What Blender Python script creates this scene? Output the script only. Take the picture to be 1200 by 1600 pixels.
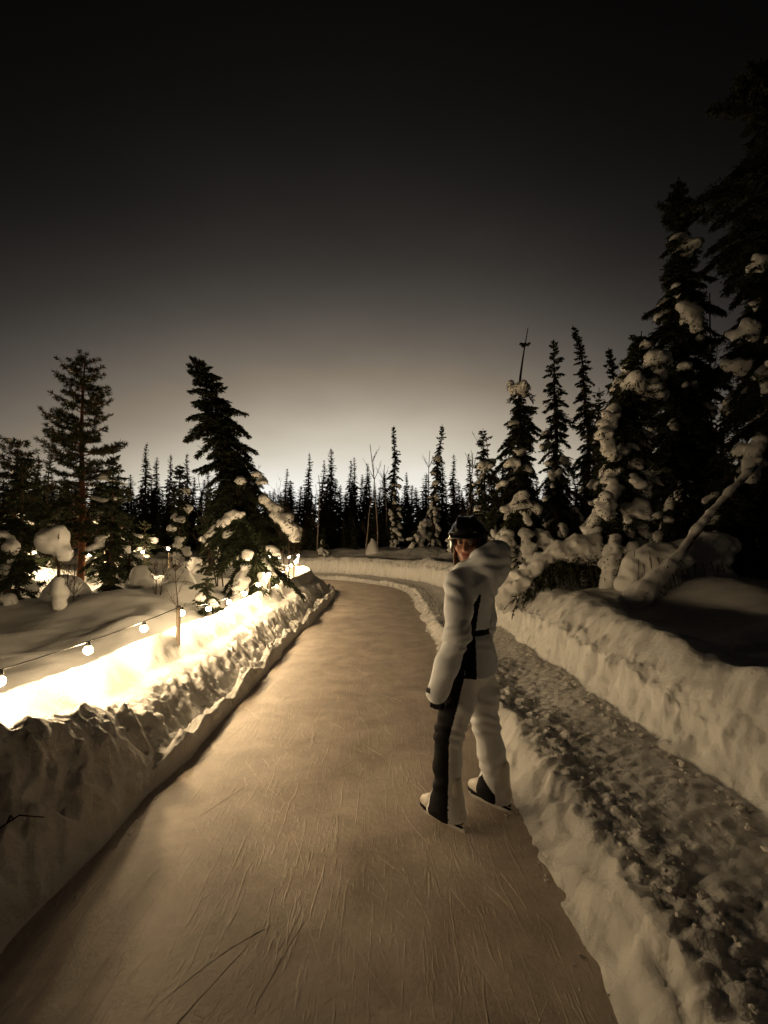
import bpy, math, random
import numpy as np
from mathutils import Vector, Matrix

for o in list(bpy.data.objects):
    bpy.data.objects.remove(o, do_unlink=True)
scn = bpy.context.scene
COL = scn.collection
R = math.radians

# ------------------------------------------------------------------ camera
cam_d = bpy.data.cameras.new('camera')
cam_d.sensor_width = 36.0
cam_d.sensor_fit = 'AUTO'
cam_d.lens = 740.0 / 1600.0 * 36.0
cam_d.clip_start = 0.05
cam_d.clip_end = 3000
cam = bpy.data.objects.new('camera', cam_d)
cam.location = (0, 0, 1.65)
cam.rotation_euler = (R(90 + 3.87), 0, 0)
COL.objects.link(cam)
scn.camera = cam

# ------------------------------------------------------------------ night sky: dark, with a town's glow on the horizon ahead
world = bpy.data.worlds.new('World')
scn.world = world
world.use_nodes = True
wt = world.node_tree
wt.nodes.clear()


def wn(kind, **kw):
    n = wt.nodes.new(kind)
    for k, v in kw.items():
        setattr(n, k, v)
    return n


def wmath(op, a, b=None, clamp=False):
    n = wn('ShaderNodeMath', operation=op)
    n.use_clamp = clamp
    for i, v in enumerate((a, b)):
        if v is None:
            continue
        if isinstance(v, (int, float)):
            n.inputs[i].default_value = v
        else:
            wt.links.new(v, n.inputs[i])
    return n.outputs[0]


tc = wn('ShaderNodeTexCoord')
sep = wn('ShaderNodeSeparateXYZ')
wt.links.new(tc.outputs['Generated'], sep.inputs[0])
el = wmath('MAXIMUM', wmath('MULTIPLY', wmath('ARCSINE', sep.outputs[2]), 57.2958), 0.0)
az = wmath('ADD', wmath('MULTIPLY', wmath('ARCTAN2', sep.outputs[0], sep.outputs[1]), 57.2958), 2.5)
expo = wmath('ADD', wmath('DIVIDE', el, -6.25), wmath('DIVIDE', wmath('MULTIPLY', az, az), -2 * 19.5 ** 2))
glow = wmath('MULTIPLY', wmath('SUBTRACT', 1.0, wmath('EXPONENT', wmath('MULTIPLY', wmath('EXPONENT', expo), -6.0))), 1.08)
rim = wmath('MULTIPLY', wmath('EXPONENT', wmath('DIVIDE', el, -14.0)), 0.010)
cloud = wn('ShaderNodeTexNoise')
cloud.inputs['Scale'].default_value = 2.6
cloud.inputs['Detail'].default_value = 4
cmap = wn('ShaderNodeMapping')
cmap.inputs['Scale'].default_value = (1.0, 1.0, 2.6)
wt.links.new(tc.outputs['Generated'], cmap.inputs[0])
wt.links.new(cmap.outputs[0], cloud.inputs['Vector'])
veil = wmath('ADD', wmath('MULTIPLY', cloud.outputs['Fac'], 0.5), 0.75)
skyL = wmath('MULTIPLY', wmath('ADD', glow, rim), veil)
ramp = wn('ShaderNodeValToRGB')
ramp.color_ramp.elements[0].position = 0.0
ramp.color_ramp.elements[0].color = (1.0, 0.90, 0.80, 1)
ramp.color_ramp.elements[1].position = 1.0
ramp.color_ramp.elements[1].color = (1.0, 0.985, 0.92, 1)
e = ramp.color_ramp.elements.new(0.22)
e.color = (1.0, 0.82, 0.61, 1)
e = ramp.color_ramp.elements.new(0.6)
e.color = (1.0, 0.90, 0.72, 1)
wt.links.new(skyL, ramp.inputs[0])
vm = wn('ShaderNodeVectorMath', operation='SCALE')
wt.links.new(ramp.outputs[0], vm.inputs[0])
wt.links.new(skyL, vm.inputs['Scale'])
va = wn('ShaderNodeVectorMath', operation='ADD')
wt.links.new(vm.outputs[0], va.inputs[0])
va.inputs[1].default_value = (0.0012, 0.0010, 0.0010)
bg = wn('ShaderNodeBackground')
bg.inputs[1].default_value = 1.0
wt.links.new(va.outputs[0], bg.inputs[0])
wo = wn('ShaderNodeOutputWorld')
wt.links.new(bg.outputs[0], wo.inputs[0])

scn.view_settings.view_transform = 'Standard'
scn.view_settings.look = 'None'
scn.view_settings.exposure = 0.0
scn.view_settings.gamma = 1.0
scn.view_settings.use_curve_mapping = False
scn.render.engine = 'CYCLES'
cy = scn.cycles
cy.use_denoising = True
try:
    cy.denoiser = 'OPENIMAGEDENOISE'
except Exception:
    pass
cy.max_bounces = 5
cy.diffuse_bounces = 3
cy.glossy_bounces = 2
cy.transmission_bounces = 2
cy.sample_clamp_indirect = 4.0
cy.use_light_tree = True
cy.caustics_reflective = False
cy.caustics_refractive = False

BULB_STRENGTH = 1100.0
BULB_COLOUR = (1.0, 0.72, 0.40)

# ------------------------------------------------------------------ noise
_rng = np.random.RandomState(11)
_P = _rng.permutation(4096).astype(np.int64)
_V = _rng.rand(4096).astype(np.float32) * 2 - 1


def _h(ix, iy, iz):
    return _V[_P[(_P[(_P[ix & 4095] + iy) & 4095] + iz) & 4095]]


def noise3(x, y, z):
    x = np.asarray(x, dtype=np.float64); y = np.asarray(y, dtype=np.float64); z = np.asarray(z, dtype=np.float64)
    x, y, z = np.broadcast_arrays(x, y, z)
    ix = np.floor(x).astype(np.int64); iy = np.floor(y).astype(np.int64); iz = np.floor(z).astype(np.int64)
    fx = x - ix; fy = y - iy; fz = z - iz
    fx = fx * fx * (3 - 2 * fx); fy = fy * fy * (3 - 2 * fy); fz = fz * fz * (3 - 2 * fz)
    r = 0
    for a in (0, 1):
        wa = fx if a else 1 - fx
        for b in (0, 1):
            wb = fy if b else 1 - fy
            for c in (0, 1):
                wc = fz if c else 1 - fz
                r = r + wa * wb * wc * _h(ix + a, iy + b, iz + c)
    return r


def noise2(x, y, seed=0):
    x = np.asarray(x, dtype=np.float64); y = np.asarray(y, dtype=np.float64)
    x, y = np.broadcast_arrays(x, y)
    ix = np.floor(x).astype(np.int64); iy = np.floor(y).astype(np.int64)
    fx = x - ix; fy = y - iy
    fx = fx * fx * (3 - 2 * fx); fy = fy * fy * (3 - 2 * fy)
    s = np.int64(seed * 131 + 7)
    return ((1 - fx) * (1 - fy) * _h(ix, iy, s) + fx * (1 - fy) * _h(ix + 1, iy, s)
            + (1 - fx) * fy * _h(ix, iy + 1, s) + fx * fy * _h(ix + 1, iy + 1, s))


def fbm2(x, y, oct=3, seed=0):
    r = 0; a = 1.0
    c, s_ = math.cos(0.6), math.sin(0.6)
    for i in range(oct):
        r = r + a * noise2(x, y, seed + i)
        x, y = (c * x - s_ * y) * 2.03, (s_ * x + c * y) * 2.03
        a *= 0.5
    return r


def chunks(x, y, cell, seed=0):
    """rounded broken lumps, 0..1, one per jittered cell"""
    shp = np.shape(x)
    x = np.ravel(x) / cell; y = np.ravel(y) / cell
    ix = np.floor(x).astype(np.int64); iy = np.floor(y).astype(np.int64)
    best = np.zeros(len(x))
    for a in (-1, 0, 1):
        for b in (-1, 0, 1):
            jx = ix + a; jy = iy + b
            px_ = jx + 0.5 + 0.45 * _h(jx, jy, np.int64(seed * 5 + 1)); py_ = jy + 0.5 + 0.45 * _h(jx, jy, np.int64(seed * 5 + 2))
            rr = 0.42 + 0.30 * _h(jx, jy, np.int64(seed * 5 + 3))
            hh = 0.6 + 0.4 * _h(jx, jy, np.int64(seed * 5 + 4))
            d2 = (x - px_) ** 2 + (y - py_) ** 2
            best = np.maximum(best, hh * np.sqrt(np.maximum(0, 1 - d2 / np.maximum(rr, 0.12) ** 2)))
    return best.reshape(shp)


def sstep(a, b, x):
    t = np.clip((x - a) / (b - a), 0, 1)
    return t * t * (3 - 2 * t)


# ------------------------------------------------------------------ mesh helpers
def mesh_np(name, V, Q=None, T=None, smooth=True):
    """mesh from numpy verts and quads / tris"""
    me = bpy.data.meshes.new(name)
    V = np.asarray(V, dtype=np.float32)
    me.vertices.add(len(V))
    me.vertices.foreach_set('co', V.ravel())
    loops = []; starts = []; totals = []; n = 0
    if Q is not None and len(Q):
        Q = np.asarray(Q, dtype=np.int32)
        loops.append(Q.ravel()); starts.append(n + np.arange(len(Q)) * 4); totals.append(np.full(len(Q), 4)); n += Q.size
    if T is not None and len(T):
        T = np.asarray(T, dtype=np.int32)
        loops.append(T.ravel()); starts.append(n + np.arange(len(T)) * 3); totals.append(np.full(len(T), 3)); n += T.size
    L = np.concatenate(loops).astype(np.int32)
    S = np.concatenate(starts).astype(np.int32)
    N = np.concatenate(totals).astype(np.int32)
    me.loops.add(len(L)); me.loops.foreach_set('vertex_index', L)
    me.polygons.add(len(S)); me.polygons.foreach_set('loop_start', S); me.polygons.foreach_set('loop_total', N)
    me.polygons.foreach_set('use_smooth', np.full(len(S), smooth, dtype=bool))
    me.update(calc_edges=True)
    me.validate()
    return me


def link(name, me, mat=None, parent=None, loc=(0, 0, 0), rot=(0, 0, 0)):
    o = bpy.data.objects.new(name, me)
    COL.objects.link(o)
    if mat is not None and me is not None and len(me.materials) == 0:
        me.materials.append(mat)
    o.location = loc
    o.rotation_euler = rot
    if parent is not None:
        o.parent = parent
    return o


def tag(o, label=None, cat=None, group=None, kind=None):
    if label: o['label'] = label
    if cat: o['category'] = cat
    if group: o['group'] = group
    if kind: o['kind'] = kind
    return o


def thing(name, label, cat, loc=(0, 0, 0), rz=0.0, group=None):
    o = bpy.data.objects.new(name, None)
    COL.objects.link(o)
    o.empty_display_size = 0.2
    o.location = loc
    o.rotation_euler = (0, 0, rz)
    return tag(o, label, cat, group)


class MB:
    """collects tubes and other small shapes into one mesh"""
    def __init__(s):
        s.V = []; s.Q = []; s.T = []; s.n = 0

    def add(s, V, Q=None, T=None):
        V = np.asarray(V, dtype=np.float32)
        s.V.append(V)
        if Q is not None and len(Q): s.Q.append(np.asarray(Q, dtype=np.int64) + s.n)
        if T is not None and len(T): s.T.append(np.asarray(T, dtype=np.int64) + s.n)
        s.n += len(V)

    def tube(s, pts, rad, sides=6, cap=True):
        pts = np.asarray(pts, dtype=float)
        n = len(pts)
        rad = np.broadcast_to(np.asarray(rad, dtype=float), (n,))
        d = np.gradient(pts, axis=0)
        d /= np.linalg.norm(d, axis=1)[:, None] + 1e-9
        ref = np.array([0, 0, 1.0]) if abs(d[0, 2]) < 0.9 else np.array([1.0, 0, 0])
        u = np.cross(d, ref); u /= np.linalg.norm(u, axis=1)[:, None] + 1e-9
        v = np.cross(d, u)
        a = np.arange(sides) * 2 * math.pi / sides
        ring = (np.cos(a)[None, :, None] * u[:, None, :] + np.sin(a)[None, :, None] * v[:, None, :]) * rad[:, None, None] + pts[:, None, :]
        V = ring.reshape(-1, 3)
        i = np.arange(n - 1)[:, None] * sides
        j = np.arange(sides)[None, :]
        j2 = (j + 1) % sides
        Q = np.stack([i + j, i + j2, i + sides + j2, i + sides + j], -1).reshape(-1, 4)
        T = []
        if cap:
            V = np.vstack([V, pts[0], pts[-1]])
            c0, c1 = n * sides, n * sides + 1
            for k in range(sides):
                k2 = (k + 1) % sides
                T.append((c0, k2, k)); T.append((c1, (n - 1) * sides + k, (n - 1) * sides + k2))
        s.add(V, Q, T)

    def mesh(s, name, smooth=True):
        return mesh_np(name, np.vstack(s.V), np.vstack(s.Q) if s.Q else None, np.vstack(s.T) if s.T else None, smooth)


# ------------------------------------------------------------------ implicit shapes -> mesh (surface nets)
class Field:
    def __init__(s, lo, hi, h):
        s.lo = np.asarray(lo, dtype=float); s.h = h
        s.n = np.ceil((np.asarray(hi, dtype=float) - s.lo) / h).astype(int) + 1
        s.F = np.full(tuple(s.n), 1.0, dtype=np.float32)

    def win(s, lo, hi):
        a = np.clip(np.floor((np.asarray(lo) - s.lo) / s.h).astype(int), 0, s.n)
        b = np.clip(np.ceil((np.asarray(hi) - s.lo) / s.h).astype(int) + 1, 0, s.n)
        if np.any(b <= a):
            return None, None
        ax = [s.lo[i] + s.h * np.arange(a[i], b[i]) for i in range(3)]
        g = (ax[0][:, None, None], ax[1][None, :, None], ax[2][None, None, :])
        return tuple(slice(a[i], b[i]) for i in range(3)), g

    def put(s, sl, d, k):
        f = s.F[sl]
        if k > 0:
            hh = np.maximum(k - np.abs(f - d), 0) / k
            s.F[sl] = np.minimum(f, d) - hh * hh * k * 0.25
        else:
            s.F[sl] = np.minimum(f, d)

    def cap(s, a, b, ra, rb=None, k=0.02):
        rb = ra if rb is None else rb
        a = np.asarray(a, dtype=float); b = np.asarray(b, dtype=float)
        m = max(ra, rb) + k + 2 * s.h
        sl, g = s.win(np.minimum(a, b) - m, np.maximum(a, b) + m)
        if sl is None: return
        ab = b - a
        t = ((g[0] - a[0]) * ab[0] + (g[1] - a[1]) * ab[1] + (g[2] - a[2]) * ab[2]) / (ab @ ab + 1e-9)
        t = np.clip(t, 0, 1)
        d = np.sqrt((g[0] - a[0] - t * ab[0]) ** 2 + (g[1] - a[1] - t * ab[1]) ** 2 + (g[2] - a[2] - t * ab[2]) ** 2) - (ra + (rb - ra) * t)
        s.put(sl, d, k)

    def chain(s, pts, rad, k=0.02):
        for i in range(len(pts) - 1):
            s.cap(pts[i], pts[i + 1], rad[i], rad[i + 1], k)

    def ell(s, c, r, Rm=None, k=0.02, sub=False):
        c = np.asarray(c, dtype=float); r = np.asarray(r, dtype=float) * np.ones(3)
        m = (r.max() if Rm is not None else r) + k + 2 * s.h
        sl, g = s.win(c - m, c + m)
        if sl is None: return
        x = g[0] - c[0]; y = g[1] - c[1]; z = g[2] - c[2]
        if Rm is not None:
            M = np.asarray(Rm)[:3, :3]
            x, y, z = (M[0, 0] * x + M[1, 0] * y + M[2, 0] * z, M[0, 1] * x + M[1, 1] * y + M[2, 1] * z, M[0, 2] * x + M[1, 2] * y + M[2, 2] * z)
        q = np.sqrt((x / r[0]) ** 2 + (y / r[1]) ** 2 + (z / r[2]) ** 2)
        d = (q - 1) * r.min()
        if sub:
            s.F[sl] = np.maximum(s.F[sl], -d)
        else:
            s.put(sl, d, k)

    def loft(s, zs, cx, cy, rx, ry, k=0.02, yaw=0.0):
        zs = np.asarray(zs, dtype=float)
        mr = max(max(rx), max(ry)) + k + 0.05
        lo = np.array([min(cx) - mr, min(cy) - mr, zs[0] - 0.06]); hi = np.array([max(cx) + mr, max(cy) + mr, zs[-1] + 0.06])
        sl, g = s.win(lo, hi)
        z = g[2]
        X = g[0] - np.interp(z, zs, cx); Y = g[1] - np.interp(z, zs, cy)
        c, s_ = math.cos(yaw), math.sin(yaw)
        X, Y = c * X + s_ * Y, -s_ * X + c * Y
        a = np.interp(z, zs, rx); b = np.interp(z, zs, ry)
        q = np.sqrt((X / a) ** 2 + (Y / b) ** 2)
        d = (q - 1) * np.minimum(a, b)
        dz = np.maximum(zs[0] - z, z - zs[-1])
        d = np.where(dz > 0, np.sqrt(np.maximum(d, 0) ** 2 + dz ** 2), np.maximum(d, dz))
        s.put(sl, d, k)

    def grid(s):
        return tuple((s.lo[i] + s.h * np.arange(s.n[i])).reshape([-1 if j == i else 1 for j in range(3)]) for i in range(3))

    def nets(s):
        F = s.F
        F[0] = F[-1] = 1; F[:, 0] = F[:, -1] = 1; F[:, :, 0] = F[:, :, -1] = 1
        ins = F < 0
        nx, ny, nz = F.shape
        c = [(i, j, k) for i in (0, 1) for j in (0, 1) for k in (0, 1)]
        cnt = np.zeros((nx - 1, ny - 1, nz - 1), dtype=np.int8)
        for i, j, k in c:
            cnt += ins[i:nx - 1 + i, j:ny - 1 + j, k:nz - 1 + k]
        act = (cnt > 0) & (cnt < 8)
        idx = np.argwhere(act)
        if len(idx) == 0:
            return None, None
        vals = np.stack([F[idx[:, 0] + i, idx[:, 1] + j, idx[:, 2] + k] for i, j, k in c], 1).astype(float)
        off = np.array(c, dtype=float)
        acc = np.zeros((len(idx), 3)); num = np.zeros(len(idx))
        for a in range(8):
            for b in range(a + 1, 8):
                if np.abs(off[a] - off[b]).sum() != 1: continue
                va_, vb = vals[:, a], vals[:, b]
                m = (va_ < 0) != (vb < 0)
                t = np.where(m, va_ / np.where(m, va_ - vb, 1), 0)
                acc += np.where(m[:, None], off[a] + t[:, None] * (off[b] - off[a]), 0)
                num += m
        V = s.lo + s.h * (idx + acc / num[:, None])
        vid = np.full(act.shape, -1, dtype=np.int64)
        vid[act] = np.arange(len(idx))
        Qs = []
        for ax in range(3):
            a0 = [slice(None)] * 3; a1 = [slice(None)] * 3
            a0[ax] = slice(0, -1); a1[ax] = slice(1, None)
            m = ins[tuple(a0)] != ins[tuple(a1)]
            e_ = np.argwhere(m)
            u, v = (ax + 1) % 3, (ax + 2) % 3
            ok = (e_[:, u] > 0) & (e_[:, v] > 0) & (e_[:, u] < F.shape[u] - 1) & (e_[:, v] < F.shape[v] - 1)
            e_ = e_[ok]
            def at(du, dv):
                q = e_.copy(); q[:, u] -= du; q[:, v] -= dv
                return vid[q[:, 0], q[:, 1], q[:, 2]]
            q = np.stack([at(1, 1), at(0, 1), at(0, 0), at(1, 0)], 1)
            inv = ~ins[e_[:, 0], e_[:, 1], e_[:, 2]]
            q[inv] = q[inv][:, ::-1]
            Qs.append(q)
        Q = np.vstack(Qs)
        Q = Q[(Q >= 0).all(1)]
        return V, Q


def split_mesh(V, Q, masks):
    """masks: list of boolean face arrays -> list of (V,Q) with own vertices"""
    out = []
    for m in masks:
        q = Q[m]
        if len(q) == 0:
            out.append(None); continue
        u, inv = np.unique(q, return_inverse=True)
        out.append((V[u], inv.reshape(-1, 4)))
    return out


# ------------------------------------------------------------------ materials
def mat_new(name):
    m = bpy.data.materials.new(name)
    m.use_nodes = True
    nt = m.node_tree
    return m, nt, nt.nodes['Principled BSDF']


def simple(name, col, rough=0.6, spec=0.3, noise=0.0, nscale=20.0, bump=0.0, bscale=60.0, metallic=0.0):
    m, nt, b = mat_new(name)
    b.inputs['Base Color'].default_value = (*col, 1)
    b.inputs['Roughness'].default_value = rough
    b.inputs['Metallic'].default_value = metallic
    b.inputs['Specular IOR Level'].default_value = spec
    tcn = nt.nodes.new('ShaderNodeTexCoord')
    if noise > 0:
        n = nt.nodes.new('ShaderNodeTexNoise'); n.inputs['Scale'].default_value = nscale; n.inputs['Detail'].default_value = 4
        nt.links.new(tcn.outputs['Object'], n.inputs['Vector'])
        mx = nt.nodes.new('ShaderNodeMix'); mx.data_type = 'RGBA'
        mx.inputs[6].default_value = (*[c * (1 - noise) for c in col], 1)
        mx.inputs[7].default_value = (*[min(1, c * (1 + noise)) for c in col], 1)
        nt.links.new(n.outputs['Fac'], mx.inputs[0])
        nt.links.new(mx.outputs[2], b.inputs['Base Color'])
    if bump > 0:
        n2 = nt.nodes.new('ShaderNodeTexNoise'); n2.inputs['Scale'].default_value = bscale; n2.inputs['Detail'].default_value = 3
        nt.links.new(tcn.outputs['Object'], n2.inputs['Vector'])
        bp = nt.nodes.new('ShaderNodeBump'); bp.inputs['Strength'].default_value = bump; bp.inputs['Distance'].default_value = 0.01
        nt.links.new(n2.outputs['Fac'], bp.inputs['Height'])
        nt.links.new(bp.outputs[0], b.inputs['Normal'])
    return m


def snow_material(name, col, bump, scale):
    m, nt, b = mat_new(name)
    tcn = nt.nodes.new('ShaderNodeTexCoord')
    n1 = nt.nodes.new('ShaderNodeTexNoise'); n1.inputs['Scale'].default_value = 3.0; n1.inputs['Detail'].default_value = 5
    n2 = nt.nodes.new('ShaderNodeTexNoise'); n2.inputs['Scale'].default_value = scale; n2.inputs['Detail'].default_value = 6; n2.inputs['Roughness'].default_value = 0.65
    nt.links.new(tcn.outputs['Object'], n1.inputs['Vector']); nt.links.new(tcn.outputs['Object'], n2.inputs['Vector'])
    mx = nt.nodes.new('ShaderNodeMix'); mx.data_type = 'RGBA'
    mx.inputs[6].default_value = (*[c * 0.93 for c in col], 1); mx.inputs[7].default_value = (*col, 1)
    nt.links.new(n1.outputs['Fac'], mx.inputs[0]); nt.links.new(mx.outputs[2], b.inputs['Base Color'])
    b.inputs['Roughness'].default_value = 0.75
    b.inputs['Specular IOR Level'].default_value = 0.25
    bp = nt.nodes.new('ShaderNodeBump'); bp.inputs['Strength'].default_value = bump; bp.inputs['Distance'].default_value = 0.02
    nt.links.new(n2.outputs['Fac'], bp.inputs['Height']); nt.links.new(bp.outputs[0], b.inputs['Normal'])
    return m


M_SNOW = snow_material('snow', (0.82, 0.81, 0.79), 0.6, 34.0)
M_SNOW_SOFT = snow_material('soft_snow', (0.84, 0.83, 0.81), 0.35, 24.0)
M_SNOW_DIMMED = snow_material('glare_dimmed_snow', (0.66, 0.64, 0.61), 0.7, 34.0)  # clean bank snow, coloured darker to hold back the bulbs' glare
M_SNOW_BANK = snow_material('ploughed_snow', (0.78, 0.76, 0.73), 0.6, 26.0)
M_CRUMB = snow_material('snow_crumb', (0.7, 0.67, 0.63), 0.4, 60.0)


def ice_material():
    m, nt, b = mat_new('scuffed_ice')
    L = nt.links.new
    tcn = nt.nodes.new('ShaderNodeTexCoord')
    # broad clouding
    n1 = nt.nodes.new('ShaderNodeTexNoise'); n1.inputs['Scale'].default_value = 2.2; n1.inputs['Detail'].default_value = 10; n1.inputs['Roughness'].default_value = 0.74; n1.inputs['Distortion'].default_value = 0.4
    L(tcn.outputs['Object'], n1.inputs['Vector'])
    mx = nt.nodes.new('ShaderNodeMix'); mx.data_type = 'RGBA'
    mx.inputs[6].default_value = (0.40, 0.325, 0.265, 1); mx.inputs[7].default_value = (0.74, 0.645, 0.55, 1)
    rp = nt.nodes.new('ShaderNodeMapRange'); rp.inputs[1].default_value = 0.33; rp.inputs[2].default_value = 0.68
    L(n1.outputs['Fac'], rp.inputs[0]); L(rp.outputs[0], mx.inputs[0])
    # scrape streaks: noise stretched along two directions
    hs = []
    for ang, sc in ((14, 24.0), (-24, 30.0), (47, 20.0)):
        mp = nt.nodes.new('ShaderNodeMapping')
        mp.inputs['Rotation'].default_value = (0, 0, R(ang))
        mp.inputs['Scale'].default_value = (sc, 2.6, 1)
        nz = nt.nodes.new('ShaderNodeTexNoise'); nz.inputs['Scale'].default_value = 1.0; nz.inputs['Detail'].default_value = 5; nz.inputs['Distortion'].default_value = 1.6
        L(tcn.outputs['Object'], mp.inputs[0]); L(mp.outputs[0], nz.inputs['Vector'])
        mr = nt.nodes.new('ShaderNodeMapRange'); mr.inputs[1].default_value = 0.60; mr.inputs[2].default_value = 0.82
        L(nz.outputs['Fac'], mr.inputs[0])
        hs.append(mr.outputs[0])
    s1 = nt.nodes.new('ShaderNodeMath'); s1.operation = 'ADD'; L(hs[0], s1.inputs[0]); L(hs[1], s1.inputs[1])
    s2 = nt.nodes.new('ShaderNodeMath'); s2.operation = 'ADD'; L(s1.outputs[0], s2.inputs[0]); L(hs[2], s2.inputs[1])
    n3 = nt.nodes.new('ShaderNodeTexNoise'); n3.inputs['Scale'].default_value = 38.0; n3.inputs['Detail'].default_value = 5; n3.inputs['Roughness'].default_value = 0.7
    L(tcn.outputs['Object'], n3.inputs['Vector'])
    hgt = nt.nodes.new('ShaderNodeMath'); hgt.operation = 'MULTIPLY_ADD'
    L(n3.outputs['Fac'], hgt.inputs[0]); hgt.inputs[1].default_value = 1.0; L(s2.outputs[0], hgt.inputs[2])
    # streaks hold a little pale frost
    sc_ = nt.nodes.new('ShaderNodeMath'); sc_.operation = 'MULTIPLY'; sc_.use_clamp = True
    L(s2.outputs[0], sc_.inputs[0]); sc_.inputs[1].default_value = 0.28
    mx2 = nt.nodes.new('ShaderNodeMix'); mx2.data_type = 'RGBA'
    L(sc_.outputs[0], mx2.inputs[0]); L(mx.outputs[2], mx2.inputs[6]); mx2.inputs[7].default_value = (0.74, 0.65, 0.55, 1)
    L(mx2.outputs[2], b.inputs['Base Color'])
    rr = nt.nodes.new('ShaderNodeMapRange'); rr.inputs[3].default_value = 0.42; rr.inputs[4].default_value = 0.7
    L(n1.outputs['Fac'], rr.inputs[0]); L(rr.outputs[0], b.inputs['Roughness'])
    b.inputs['Specular IOR Level'].default_value = 0.3
    bp = nt.nodes.new('ShaderNodeBump'); bp.inputs['Strength'].default_value = 0.40; bp.inputs['Distance'].default_value = 0.008
    L(hgt.outputs[0], bp.inputs['Height']); L(bp.outputs[0], b.inputs['Normal'])
    return m


M_ICE = ice_material()
M_FROST = simple('frost_ridge', (0.74, 0.66, 0.57), 0.7, 0.2, 0.15, 30)
M_NEEDLE = simple('spruce_needles', (0.035, 0.042, 0.022), 0.7, 0.15, 0.4, 6.0)
M_PINE = simple('pine_needles', (0.05, 0.055, 0.024), 0.7, 0.15, 0.4, 6.0)
M_BARK = simple('spruce_bark', (0.055, 0.04, 0.028), 0.9, 0.1, 0.5, 14.0, 0.8, 30.0)
M_PBARK = simple('pine_bark', (0.16, 0.07, 0.035), 0.9, 0.1, 0.5, 12.0, 0.8, 25.0)
M_TWIG = simple('bare_twig', (0.06, 0.042, 0.03), 0.8, 0.15, 0.3, 20.0)
M_BIRCH = simple('birch_bark', (0.32, 0.27, 0.22), 0.8, 0.15, 0.6, 18.0)
M_POST = simple('weathered_post', (0.24, 0.19, 0.14), 0.75, 0.2, 0.4, 25.0, 0.4, 60.0)
M_CABLE = simple('black_cable', (0.02, 0.02, 0.02), 0.5, 0.4)
M_SOCKET = simple('lamp_socket', (0.03, 0.03, 0.03), 0.45, 0.4)


def bulb_material():
    m = bpy.data.materials.new('lit_bulb'); m.use_nodes = True
    nt = m.node_tree; nt.nodes.clear()
    em = nt.nodes.new('ShaderNodeEmission')
    em.inputs[0].default_value = (*BULB_COLOUR, 1); em.inputs[1].default_value = BULB_STRENGTH
    o = nt.nodes.new('ShaderNodeOutputMaterial'); nt.links.new(em.outputs[0], o.inputs[0])
    return m


M_BULB = bulb_material()

# ------------------------------------------------------------------ terrain: an ice trail cut into deep snow
XC, YB, RB = -0.33, 15.0, 8.0            # trail axis, where the bend starts, bend radius
CX = XC - RB


def trail_ds(x, y):
    """signed distance from the trail axis (right of travel positive) and length along it"""
    th = np.arctan2(y - YB, x - CX)
    r = np.hypot(x - CX, y - YB)
    d = np.where(y < YB, x - XC, np.where(x > CX, r - RB, y - (YB + RB)))
    s = np.where(y < YB, y, np.where(x > CX, YB + RB * th, YB + RB * math.pi / 2 + (CX - x)))
    d = np.where(d < -RB, -RB, d)
    return d, s


MOUNDS = [  # x, y, height, radius : buried boulders, stumps and shrubs
    (-3.5, 4.6, 0.10, 0.7), (-4.3, 5.4, 0.14, 0.9), (-3.6, 6.8, 0.12, 0.8), (-5.6, 6.2, 0.2, 1.0), (-4.9, 8.6, 0.25, 0.8),
    (-6.6, 8.0, 0.12, 0.9), (-7.4, 6.2, 0.35, 1.0), (-3.9, 9.2, 0.2, 0.7), (2.75, 8.6, 0.25, 0.7), (2.9, 6.5, 0.12, 0.8), (3.6, 7.4, 0.3, 0.9), (4.6, 6.6, 0.35, 1.0),
    (5.2, 5.0, 0.3, 1.2), (3.6, 11.0, 0.3, 1.0), (-0.4, 25.6, 0.15, 0.7), (1.9, 19.5, 0.2, 0.9), (2.8, 14.5, 0.25, 1.0),
]


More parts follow.
